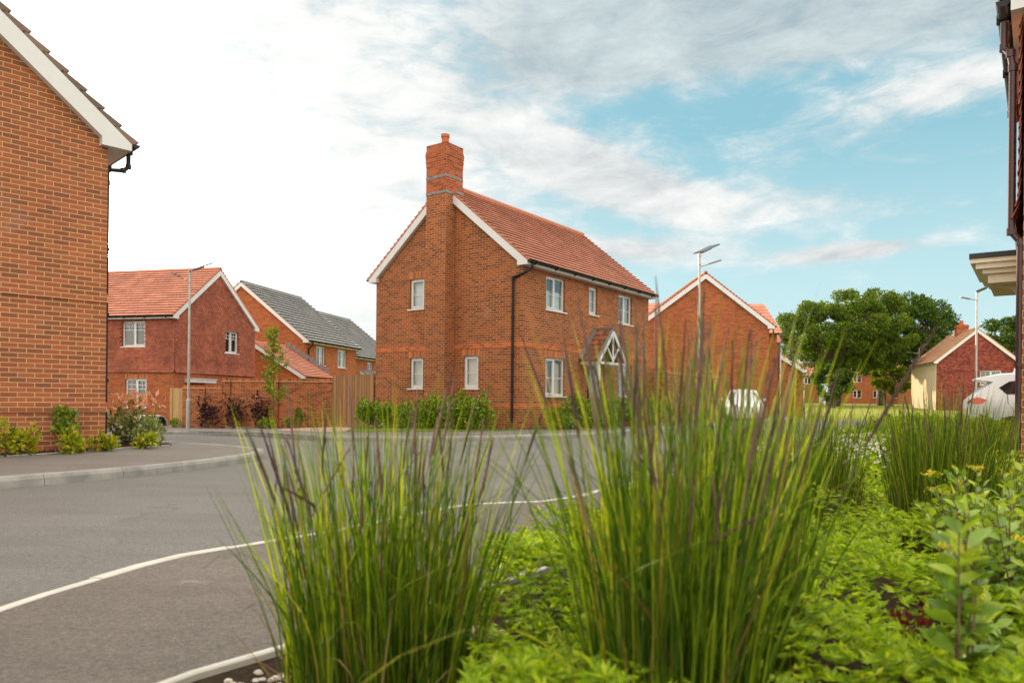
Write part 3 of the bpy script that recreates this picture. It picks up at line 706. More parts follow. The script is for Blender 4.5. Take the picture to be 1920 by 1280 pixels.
# porch canopy: tiled gable on two posts
cx, hw, zr_, ze_, pr = 4.27, .98, z(3.36), z(2.32), .72
pm = MB(); sl_ = math.hypot(hw, zr_ - ze_); nrow = 6
for sg in (-1, 1):
    for i in range(nrow):
        t0, t1 = i / nrow - .02, (i + 1) / nrow
        def q(t, y, h): return (cx + sg * (hw * (1 - t) + h * .72), y, ze_ + (zr_ - ze_) * t + h * .69)
        a, b = -pr, -.005
        pm.face([q(t0, a, .055), q(t0, b, .055), q(t1, b, .028), q(t1, a, .028)], [(0, i * .16 + .002), (pr, i * .16 + .002), (pr, i * .16 + .158), (0, i * .16 + .158)])
        pm.face([q(t0, a, .02), q(t0, b, .02), q(t0, b, .055), q(t0, a, .055)], [(0, i * .16 + .01)] * 4)
        pm.face([q(t0, a, 0), q(t0, a, .055), q(t1, a, .028), q(t1, a, 0)], [(0, i * .16 + .01)] * 4)
    pm.face([q(0, -pr, 0), q(0, -.005, 0), q(1, -.005, 0), q(1, -pr, 0)], [(0, 0.05)] * 4)
po = pm.build('porch', RT_PORCH, H.root)
lm = MB()
for sg in (-1, 1):
    p0 = Vector((cx + sg * (hw + .03), -.07, ze_ + .02)); p1 = Vector((cx, -.07, zr_ + .05)); lm.beam(p0 + Vector((sg * .02, 0, .03)), p1 + Vector((0, 0, .03)), .14, .035)
    f0 = Vector((cx + sg * (hw + .035), -pr - .005, ze_ - .0)); f1 = Vector((cx, -pr - .005, zr_ + .03)); lm.beam(f0 + Vector((sg * .02, 0, .03)), f1 + Vector((0, 0, .03)), .07, .03)
lm.beam((cx, -pr - .03, zr_ + .07), (cx, -.005, zr_ + .07), .12, .05); lm.build('lead_flashing', LEADM, po)
tm = MB()
fz = ze_ - .10
for sg in (-1, 1):
    tm.beam((cx + sg * (hw - .02), -pr - .012, ze_ - .06), (cx, -pr - .012, zr_ - .075), .045, .12)
    tm.box(cx + sg * (hw - .14) - .055, cx + sg * (hw - .14) + .055, -pr + .02, -.004, fz - .04, fz + .05)
    tm.beam((cx + sg * .38, -pr - .004, zr_ - .62), (cx, -pr - .004, fz + .09), .04, .06)
tm.box(cx - hw + .12, cx + hw - .12, -pr - .03, -pr + .018, fz - .03, fz + .05)
tm.box(cx - .035, cx + .035, -pr - .025, -pr + .012, fz + .055, zr_ - .16)
tm.build('porch_frame', WHITE, po)
for sg in (-1, 1):
    pb = MB(); pb.box(cx + sg * (hw - .14) - .06, cx + sg * (hw - .14) + .06, -pr + .03, -pr + .15, 0.02, fz - .042); pb.build('porch_post', WHITE, po)
# wall lamp, vents
lb = MB(); lb.tube([(5.05, -.02, 1.95), (5.05, -.10, 1.95), (5.05, -.10, 1.9)], .03, 8); lb.tube([(5.05, -.10, 1.90), (5.05, -.10, 1.75)], [.055, .05], 10); lb.build('wall_lamp', BLACK, H.root)
for nm, bxv in (('vent', (-.006, -.0005, 5.05, 5.27, z(4.50), z(4.72))), ('vent', (3.62, 3.84, -.006, -.0005, z(4.68), z(4.83)))):
    v = MB(); v.box(*bxv); v.build(nm, BR_CHIM, H.root)
# chimney: breast on the gable, stack, bands, corbels, pot
cb = MB(); y0, y1, xp = 2.62, 3.44, -.46
def ubox(mb, x0, x1, y0, y1, z0, z1): mb.box(x0, x1, y0, y1, z0, z1)
ubox(cb, xp, -.001, y0, y1, 0, z(7.40)); br_ = cb.build('chimney_breast', BR_MAIN, H.root)
sx0, sx1 = xp - .005, .34
st = MB(); ubox(st, sx0, sx1, y0 - .005, y1 + .005, z(7.40), z(8.93))
stack = st.build('chimney', BR_CHIM, H.root)
co = MB()
for (a, b, p) in ((8.28, 8.43, .008), (8.43, 8.58, .016), (8.58, 8.73, .024), (8.73, 8.80, .014)): ubox(co, sx0 - p, sx1 + p, y0 - .005 - p, y1 + .005 + p, z(a), z(b) - .001)
ubox(co, sx0 - .004, sx1 + .004, y0 - .009, y1 + .009, z(8.935), z(8.97)); co.build('corbel', BR_CHIM, stack)
bd_ = MB()
for (a, b) in ((7.90, 7.97), (7.40, 7.47)): ubox(bd_, sx0 - .008, sx1 + .008, y0 - .013, y1 + .013, z(a), z(b))
ubox(bd_, .02, sx1 + .014, y0 - .022, y0 - .014, z(7.25), z(7.56)); ubox(bd_, .02, sx1 + .014, y1 + .014, y1 + .022, z(7.25), z(7.56)); ubox(bd_, sx1 + .015, sx1 + .03, y0 - .02, y1 + .02, z(7.3), z(7.7))
bd_.build('lead_tray', LEADG, stack)
pt = MB(); pc = (-.05, (y0 + y1) / 2); pt.tube([(*pc, z(8.96)), (*pc, z(9.0)), (*pc, z(9.28)), (*pc, z(9.29)), (*pc, z(9.38))], [.15, .125, .115, .14, .14], 14); pt.build('chimney_pot', TERRA, stack)
yg = -.25 - .058
H.pipe([(.06, yg, 4.87), (.06, yg, 4.74), (-.02, yg + .12, 4.62), (-.055, .31, 4.47), (-.055, .31, 4.38), (-.055, .31, .02)], .037)

# ------------------------------------------------------------------ the big house at the left edge (gable to the street)
HL = House((-6.67, 12.0, .13), 44 - 90 - 0 + 0, 9.0, 6.6, 4.92, 8.05, .32, .14, 'brick_house', 'large red brick house cut off by the left edge, blank gable wall', 'house')
HL.root.rotation_euler = (0, 0, R(136))
HL.walls(BR_LEFT); HL.roof(RT_DARK, .33, .03); HL.trim(bd=.27, foot=.13, gutters=('front', 'back'))
HL.string([2.38, .60], .15, .018, BR_LEFT)
HL.pipe([(.20, -.378, 4.98), (.20, -.378, 4.74), (.20, -.30, 4.66), (.20, -.06, 4.62), (.20, -.05, 4.4), (.20, -.05, 0.02)], .037)

# ------------------------------------------------------------------ tile-hung house beyond the side road
TG = -.31
TC = np.array([-15.08, 32.6]); td = np.array([.242, .970])
WT = 6.1; o_ = TC + td * WT
HT = House((float(o_[0]), float(o_[1]), TG), 104 + 180, 8.2, WT, 4.75, 7.45, .25, .14, 'brick_house', 'house with red clay tile hanging upstairs, behind the thin lamp post', 'house')
zt = lambda q: q - TG
HT.window('back', 1.52, 2.76, zt(3.22), zt(4.38), 'astragal', 'dark', head=False)
HT.window('back', 1.44, 2.57, zt(.47), zt(1.76), 'astragal', 'dark', head=True)
uT = lambda t: WT - t
HT.window('left', uT(4.68), uT(3.58), zt(3.16), zt(4.27), 'astragal', 'dark', head=False)
HT.walls(BR_FAR, 0, zt(2.02), name='brick_wall', gable=False)
HT.walls(BR_WALL, zt(2.02), None, depth=.12, name='upper_wall')
HT.roof(RT_RED, .22); HT.trim(gutters=('front', 'back'), bd=.2)
bands = [(.32, .62), (1.22, 1.52), (2.85, 3.3)]
hang_tiles(HT, [('back', -.04, 8.2, zt(2.06), lambda u: HT.ze - .02, HT.holes['back']), ('left', 0, WT + .04, zt(2.06), lambda u: HT.zt(min(max(u, 0), WT)) - .22 / math.cos(HT.p), HT.holes['left'])], HUNG, HT.root, bands=bands)
cm = MB(); cm.box(-.62, -.002, uT(2.14), uT(.70), zt(1.62), zt(1.76)); cm.box(-.66, -.002, uT(2.17), uT(.67), zt(1.765), zt(1.80)); cm.build('door_canopy', WHITE, HT.root)
lp = MB(); lp.tube([(4.25, WT + .01, zt(1.85)), (4.25, WT + .18, zt(1.9))], .03, 8); lp.tube([(4.25, WT + .18, zt(1.95)), (4.25, WT + .18, zt(1.82)), (4.25, WT + .18, zt(1.60))], [.05, .13, .09], 10); lp.build('wall_lantern', BLACK, HT.root)

# ------------------------------------------------------------------ grey-roofed terrace behind
HS = House((-13.39, 47.3, -.40), 12, 7.85, 9.2, 4.92, 8.95, .28, .14, 'brick_house', 'brick house with a grey tiled roof and black downpipe, behind the red garage', 'house', None)
zs = lambda q: q + .40
HS.window('front', 1.48, 2.75, zs(3.16), zs(4.42), 'two', 'curtain', head=False)
HS.window('front', 4.75, 6.15, zs(3.14), zs(4.42), 'two', 'curtain', head=False)
HS.walls(BR_FAR); HS.roof(RT_SLATE, .34, .035, gap=.065); HS.trim()
HS.pipe([(.35, -.34, 4.98), (.35, -.34, 4.8), (.35, -.06, 4.55), (.35, -.06, 4.4), (.35, -.06, .02)], .045)
o2 = Vector((-13.39, 47.3)) + Vector((.208, .978)) * 8.0 + Vector((-.978, .208)) * .25
HS2 = House((o2.x, o2.y, -.95), 12, 9.0, 9.0, 4.92, 8.8, .28, .14, 'brick_house', 'lower grey-roofed brick house stepping down behind its taller neighbour', 'house')
HS2.window('front', 2.6, 3.6, 3.7, 4.75, 'two', 'dark', head=False)
HS2.walls(BR_FAR); HS2.roof(RT_SLATE, .34, .035, gap=.065); HS2.trim()
# garages
def garage(loc, az, L, W, eave, ridge, rmat, label, gauge=.2):
    G = House(loc, az, L, W, eave, ridge, .18, .12, 'garage', label, 'garage'); G.walls(BR_FAR); G.roof(rmat, gauge); G.trim(bd=.2, gutters=('front',), brackets=False); return G
gdir = Vector((.208, .978)); gacr = Vector((.978, -.208))
ap = Vector((-14.95, 42.4)); oc = ap + gacr * 3.1
G1 = garage((oc.x, oc.y, -.38), 12, 3.3, 6.2, 2.42, 4.50, RT_RED, 'brick garage with a red tiled roof rising behind the garden wall')
fl = MB()
for i in range(9):
    t = i / 9
    a = (G1.L + .06, 3.0 - 2.9 * t, G1.zr + .10 - t * (G1.tanp * 2.9) ); b = (G1.L + .06, 3.0 - 2.9 * (t + .1), G1.zr + .10 - (t + .1) * (G1.tanp * 2.9))
    fl.obox(((a[0]), (a[1] + b[1]) / 2, (a[2] + b[2]) / 2 + .12), (.02, 0, 0), (0, .155, 0), (0, 0, .13))
fl.build('lead_flashing', LEADM, G1.root)
dm = MB()
for k in range(6):
    r0, r1 = .06 * k, .06 * (k + 1)
    for a in range(16):
        t0, t1 = 2 * math.pi * a / 16, 2 * math.pi * (a + 1) / 16
        pt_ = lambda r, t: (-.42 - .6 * r * r + .25 * r * math.sin(t), 5.45 + r * math.cos(t), 3.2 + r * math.sin(t))
        dm.face([pt_(r0, t0), pt_(r1, t0), pt_(r1, t1), pt_(r0, t1)])
dm.tube([(-.12, 5.45, 3.2), (-.42, 5.45, 3.2)], .03, 8); dm.tube([(-.42, 5.45, 2.95), (-.80, 5.45, 3.15)], .015, 6); dm.build('satellite_dish', simple('dark_dish', (.07, .06, .06), .5), G1.root)
ap2 = Vector((-12.55, 56.6)); oc2 = ap2 + gacr * 3.0
G2 = garage((oc2.x, oc2.y, -.95), 12, 5.0, 6.0, 2.5, 4.6, RT_SLATE, 'small grey-roofed garage showing between the terrace and the corner house', .34)

# ------------------------------------------------------------------ houses on the right
H4 = House((13.72, 39.1, .10), 0.0, 3.0, 6.9, 4.80, 7.72, .25, .14, 'brick_house', 'wide blank brick gable standing behind the middle lamp post', 'house')
H4.walls(BR_FAR); H4.roof(RT_RED, .2); H4.trim(gutters=('front', 'back'))
H4.pipe([(.25, -.31, 4.8), (.25, -.31, 4.6), (.25, -.06, 4.4), (.25, -.06, .02)], .045)
hb = MB(); hb.box(3.01, 8.9, -1.5, 6.6, 0, 4.9)
wg = hb.build('rear_wing', BR_FAR, H4.root)
rm = MB()
nr = 9
for i in range(nr):
    t0, t1 = i / nr - .02, (i + 1) / nr
    f = lambda t, h: (2.72 + 3.2 * t, 4.82 + 2.06 * t + h)
    a, b = f(t0, .09), f(t1, .05)
    for ya, yb in ((-1.7, 6.8),):
        rm.face([(a[0], ya, a[1]), (b[0], ya, b[1]), (b[0], yb, b[1]), (a[0], yb, a[1])], [(ya, i * .2 + .003), (ya, i * .2 + .197), (yb, i * .2 + .197), (yb, i * .2 + .003)])
        rm.face([(a[0], ya, a[1] - .045), (a[0], ya, a[1]), (a[0], yb, a[1]), (a[0], yb, a[1] - .045)], [(ya, i * .2 + .01)] * 4)
rm.face([(5.92, -1.7, 6.92), (9.2, -1.7, 4.82), (9.2, 6.8, 4.82), (5.92, 6.8, 6.92)], [(0, .1)] * 4)
rm.face([(2.72, -1.69, 4.82), (9.2, -1.69, 4.82), (5.92, -1.69, 6.90)], [(0, .1)] * 3)
rm.build('rear_roof', RT_RED, H4.root)
b4 = MB(); b4.box(4.0, 9.6, -2.1, -1.501, 0, 4.4); b4.build('stair_bay', BR_FAR, H4.root)
r4 = MB(); r4.prism([(3.9, -2.2, 4.4), (9.7, -2.2, 4.4), (6.8, -2.2, 6.25)], (0, .48, 0)); r4.build('bay_roof', RT_RED, H4.root)
pmx = MB(); pmx.tube([(3.93, -2.05, 4.38), (3.93, -2.05, 0)], .05, 8); pmx.build('downpipe', WHITE, H4.root)
G4 = House((18.0, 45.2, .10), 0.0, 6.0, 6.4, 2.75, 4.85, .2, .14, 'garage', 'low brick garage gable with a white verge, left of the big oak', 'garage')
G4.walls(BR_FAR); G4.roof(RT_RED, .2); G4.trim(bd=.24)
G4.pipe([(.2, -.26, 2.7), (.2, -.26, 2.6), (.06, -.05, 2.4), (.06, -.05, .02)], .04, mat=WHITE)
dd = MB(); dd.box(-.03, -.001, 1.5, 2.0, 0, 1.85); dgd = dd.build('side_door', WHITE, G4.root)

G5 = float(gz(36, 62))
c5 = Vector((35.95, 62.0)); x5 = Vector((math.sin(R(17)), math.cos(R(17)))); y5 = Vector((-x5.y, x5.x)); o5 = c5 - y5 * 6.0
H5 = House((o5.x, o5.y, .05), 17, 9.0, 6.0, 4.35, 7.25, .22, .14, 'brick_house', 'tile-hung gable house with a brick chimney, behind the white car', 'house')
H5.window('left', 1.2, 2.75, 2.55, 3.75, 'astragal', 'dark', head=False)
H5.walls(brick_mat('hung_tile_far', [(0, (.13, .035, .03)), (.4, (.26, .06, .045)), (1, (.40, .10, .07))], (.12, .035, .03), bw=.2, rh=.12, ms=.012, seed=11)); H5.roof(RT_SUN, .3); H5.trim(bd=.22)
sm = MB(); sm.box(-.01, 9.01, 6.001, 6.03, 0, 4.3); sm.build('rendered_wall', CREAM, H5.root)
ch = MB(); ch.box(4.2, 5.0, 2.5, 3.4, 6.2, 8.0); chs = ch.build('chimney', BR_CHIM, H5.root)
ch = MB(); ch.box(4.16, 5.04, 2.46, 3.44, 7.75, 7.9); ch.build('corbel', BR_CHIM, chs)
ch = MB(); ch.tube([(4.6, 2.95, 8.0), (4.6, 2.95, 8.4)], [.17, .15], 10); ch.build('chimney_pot', TERRA, chs)

H6W = 5.0; x6 = Vector((math.sin(R(A1)), math.cos(R(A1)))); y6 = Vector((-x6.y, x6.x)); c6 = Vector((5.17, 7.42)); o6 = c6 - y6 * H6W
H6 = House((o6.x, o6.y, .15), A1, 3.6, H6W, 4.83, 7.4, .12, .12, 'tile_hung_house', 'house at the right edge with a flat porch canopy and dark gutter pipes', 'house')
H6.walls(BR_MAIN); H6.roof(RT_DARK, .3); H6.trim(gutters=('back',))
hang_tiles(H6, [('left', 0, H6W, 2.75, lambda u: H6.zt(min(max(u, 0), H6W)) - .25, []), ('back', -.03, 3.6, 2.75, lambda u: H6.ze - .02, [])], HUNG, H6.root, gx=.18, gy=.115)
DP = simple('dark_red_brown_pipe', (.045, .014, .018), .32, 0, .2, 6)
H6.pipe([(.10, H6W + .18, 4.82), (.10, H6W + .18, 4.55), (.05, H6W + .12, 4.45), (.05, H6W + .10, 4.3), (.05, H6W + .10, 2.62), (.05, H6W + .02, 2.5), (.05, H6W + .02, .02)], .036, mat=DP)
cp = MB()
cz = 2.30
cp.box(.50, 2.1, H6W + .002, H6W + .50, cz + .16, cz + .215); can = cp.build('porch_canopy', simple('canopy_felt', (.035, .035, .038), .7), H6.root)
cc = MB(); steps = [(.49, .52, 2.08, .16, .11), (.44, .56, 2.04, .11, .05), (.38, .62, 1.98, .05, 0), (.33, .68, 1.92, 0, -.10)]
for (pr_, xa, xb, za, zb) in steps: cc.box(xa, xb, H6W + .002, H6W + pr_, cz + zb, cz + za - .001)
cc.prism([(1.0, H6W + .002, cz - .10), (1.0, H6W + .24, cz - .10), (1.0, H6W + .12, cz - .14), (1.0, H6W + .05, cz - .24), (1.0, H6W + .002, cz - .36)], (.08, 0, 0))
cc.build('cornice', CORN, can)
wb = MB(); wb.box(3.62, 9.5, .3, H6W - .9, 0, 5.0); wb.build('set_back_wing', BR_MAIN, H6.root)
wr = MB(); wr.prism([(3.64, .0, 5.0), (3.64, H6W - .6, 5.0), (3.64, H6W / 2, 7.2)], (6.0, 0, 0)); wr.build('wing_roof', RT_DARK, H6.root)
H7g = 1.0
H9 = House((54, 58.5, .35), -28, 8, 7, 4.6, 7.6, .25, .14, 'brick_house', 'orange brick house mostly hidden by the right edge house and white car', 'house')
H9.walls(BR_FAR); H9.roof(RT_RED, .2); H9.trim()

def far_house(x, y, az, L, W, eave, ridge, label, wins, rmat=RT_RED):
    h = House((x, y, float(gz(x, y))), az, L, W, eave, ridge, .25, .12, 'brick_house', label, 'house', 'houses beyond the green')
    for (u0, u1, z0, z1) in wins: h.window('front', u0, u1, z0, z1, 'two', None, sill=False, head=False, bar=.08)
    h.walls(BR_FAR); h.roof(rmat, .35, .03); h.trim(brackets=False, gutters=('front',))
    return h
wz = [(1.0, 2.3, .9, 2.1), (4.0, 5.3, .9, 2.1), (7.2, 8.5, .9, 2.1), (1.0, 2.3, 3.3, 4.4), (4.2, 5.2, 3.3, 4.4), (7.2, 8.5, 3.3, 4.4)]
far_house(51.2, 112, 92, 10.5, 7, 4.4, 7.0, 'long far red-roofed house seen under the big oak crown', wz)
far_house(43.5, 118, 92, 6.0, 6.5, 4.2, 6.6, 'small far brick house just left of the big oak trunk', [(1.5, 2.6, 3.1, 4.1), (3.6, 4.7, 3.1, 4.1)])
far_house(59.5, 100, 24, 8.0, 5.5, 3.4, 5.4, 'far brick gable between the far lamp post and the tile-hung house', [])

# ------------------------------------------------------------------ garden walls, gate, fence
def garden_wall(a, b, z0, h, label, piers=(), mat=BR_WALL, t=.215, loc_label='garden wall'):
    a, b = Vector(a), Vector(b); d = b - a; L = d.length
    r = thing('garden_wall', (a.x, a.y, z0), math.atan2(d.y, d.x), label, 'garden wall')
    m = MB(); m.box(0, L, 0, t, 0, h - .135)
    for p in piers: m.box(p - .165, p + .165, -.06, -.0005, 0, h - .135)
    m.build('brickwork', mat, r)
    m = MB(); m.box(-.015, L + .015, -.03, t + .03, h - .134, h - .105)
    for p in piers: m.box(p - .195, p + .195, -.09, -.031, h - .134, h - .105)
    m.build('tile_creasing', simple('buff_creasing_tile', (.50, .33, .18), .85), r)
    m = MB()
    x = 0
    while x < L - .02:
        e_ = min(x + .069, L); m.box(x, e_, -.004, t + .004, h - .104, h + random.uniform(-.003, .003)); x += .075
    for p in piers:
        for k in range(5): m.box(p - .17 + k * .07, p - .17 + k * .07 + .063, -.07, -.0045, h - .104, h)
    m.build('coping', BR_STRING_ISL, r)
    return r
BR_STRING_ISL = island_mat('coping_brick', [(0, (.20, .055, .025)), (.5, (.40, .11, .04)), (1, (.52, .16, .055))], .85)
garden_wall((-11.66, 29.42), (-6.97, 28.3), -.22, 1.95, 'taller stretch of red brick garden wall beside the timber fence', (.22, 2.35))
garden_wall((-13.5, 29.95), (-11.68, 29.44), -.36, 1.80, 'lower stretch of brick garden wall with purple shrubs, by the lamp post', (.95,))
cw = (.279 + 8.49 * x6.x, 21.51 + 8.49 * x6.y)
p2 = (cw[0] + .76 * .81, cw[1] - .76 * .586)
garden_wall((cw[0] + .01, cw[1] + .02), p2, .10, 2.15, 'short dark return of brick wall at the right corner of the chimney house')
garden_wall((p2[0] + .13, p2[1] + .19), (p2[0] + 6 * .586, p2[1] + 6 * .81), .10, 2.1, 'brick garden wall running back towards the blank gable, behind tall grass')
fa, fb = Vector((-6.93, 28.22)), Vector((-4.80, 25.33)); fd = fb - fa; FL = fd.length
F_ = thing('timber_fence', (fa.x, fa.y, -.16), math.atan2(fd.y, fd.x), 'vertical board timber fence between garden wall and chimney house', 'fence')
m = MB(); x = 0; k = 0
while x < FL - .02:
    e_ = min(x + .118, FL); zt_ = 2.0 + random.uniform(-.006, .006); ff = 0 if k % 2 == 0 else .012
    m.box(x, e_, ff, ff + .018, .16, zt_); x += .104; k += 1
m.build('boards', TIMBER, F_)
m = MB(); m.box(0, FL, .005, .03, .0, .155); m.build('gravel_board', TIMBER, F_)
m = MB()
for zz in (.4, 1.1, 1.8): m.box(0, FL, .032, .075, zz, zz + .07)
m.build('rails', TIMBER, F_)
for xx in (.05, FL / 2, FL - .06):
    m = MB(); m.box(xx - .05, xx + .05, .077, .177, 0, 2.03); m.build('post', TIMBER, F_)
Gt = thing('timber_gate', (-14.12, 30.25, -.34), R(-17), 'narrow pale timber gate left of the lower garden wall', 'gate')
m = MB()
for k in range(5): m.box(.12 + k * .095, .12 + k * .095 + .09, 0, .02, .06, 1.66)
m.build('boards', TIMBERG, Gt)
m = MB(); m.box(-.02, .09, -.02, .08, 0, 1.68); m.build('post', TIMBERG, Gt)
m = MB(); m.box(.12, .6, .021, .06, .3, .4); m.box(.12, .6, .021, .06, 1.3, 1.4); m.build('rails', TIMBERG, Gt)
Bx = thing('planter', (-15.4, 31.2, float(gz(-15.4, 31.2)) + .1), R(-12), 'low rounded grey stone cover by the foot of the tile-hung house', 'planter')
m = MB(); n = 14; r_ = .42
pr_ = [(r_ * math.cos(math.pi * k / n), r_ * math.sin(math.pi * k / n) * 1.15) for k in range(n + 1)]
for k in range(n): m.face([(-.45, *pr_[k]), (.5, *pr_[k]), (.5, *pr_[k + 1]), (-.45, *pr_[k + 1])])
m.face([(-.45, *q) for q in pr_])
for k in range(n): m.face([(.5, *pr_[k]), (.5, *pr_[k + 1]), (.5, pr_[k + 1][0] * .86, pr_[k + 1][1] * .86), (.5, pr_[k][0] * .86, pr_[k][1] * .86)])
m.build('shell', STONE, Bx, smooth=False)
m = MB(); m.face([(.42, q[0] * .87, q[1] * .87) for q in pr_]); m.build('recess', BLACK, Bx)

# ------------------------------------------------------------------ solar street lamps
def lamp(x, y, z0, h, rz, label, pan=.95, arm=.75, tilt=24, roll=0):
    r = thing('street_lamp', (x, y, z0), rz, label, 'street lamp', 'solar street lamps along the estate road')
    m = MB(); m.tube([(0, 0, 0), (0, 0, 1.12), (0, 0, 1.16), (0, 0, 1.17)], [.082, .082, .075, .05], 14); m.build('base_sleeve', GALV, r, smooth=False)
    m = MB(); m.tube([(0, 0, 1.1), (0, 0, h)], [.052, .038], 12); m.build('pole', GALV, r)
    m = MB(); m.tube([(0, 0, h - .05), (0, 0, h + .12)], .055, 10); m.tube([(0, 0, h - .32), (0, 0, h - .26)], .06, 10); m.build('collar', GALV, r)
    t = R(tilt); ca, sa = math.cos(t), math.sin(t); wy = Vector((0, math.cos(R(roll)), math.sin(R(roll)))); nn = Vector((ca, 0, sa)).cross(wy)
    m = MB(); c = Vector((pan * .46 * ca, 0, h + .12 + pan * .46 * sa)); m.obox(c + nn * .018, (pan / 2 * ca, 0, pan / 2 * sa), wy * .24, nn * .010); p = m.build('solar_panel', PANELM, r)
    m = MB(); m.obox(c, (pan / 2 * ca + .012, 0, pan / 2 * sa), wy * .255, nn * .007); m.obox(c - nn * .03 - Vector((ca, 0, sa)) * .12, (pan / 4 * ca, 0, pan / 4 * sa), wy * .12, nn * .02); m.build('panel_back', PANELB, p)
    return r
def lamp_arm(r, h, d, arm=.78, rise=.30):
    m = MB(); d = Vector(d).normalized()
    m.tube([(0, 0, h - .29), d * (arm * .45) + Vector((0, 0, h - .29 + rise * .45))], .022, 8); b = m.build('arm', GALV, r)
    m = MB(); p, q = d * (arm * .42) + Vector((0, 0, h - .29 + rise * .42)), d * arm + Vector((0, 0, h - .29 + rise)); m.beam(p, q, .13, .04); m.build('lamp_head', simple('lamp_head_grey', (.13, .13, .13), .4), b)
h1 = 6.0
l1 = lamp(-12.52, 28.3, -.28, h1, R(24), 'thin solar street lamp in front of the tile-hung house', roll=10.5); lamp_arm(l1, h1, (-.87, .0, 0), .62, .30)
l2 = lamp(6.62, 26.0, .16, h1, R(14), 'tall solar street lamp in front of the wide blank gable', .92); lamp_arm(l2, h1 - .1, (.85, -.5, 0), .78, .26)
l2.rotation_euler = (0, 0, R(36))
l3 = lamp(22.2, 35.0, .25, 6.0, R(-35), 'solar street lamp rising in front of the tile-hung gable with chimney', .75); lamp_arm(l3, 6.0, (-.8, -.6, 0), .8, .14)
l4 = lamp(38.1, 68.5, float(gz(38.1, 68.5)), 5.4, R(-75), 'farthest solar street lamp, small, before the dark tree', .9); lamp_arm(l4, 5.3, (-.5, -.86, 0), 1.1, .2)

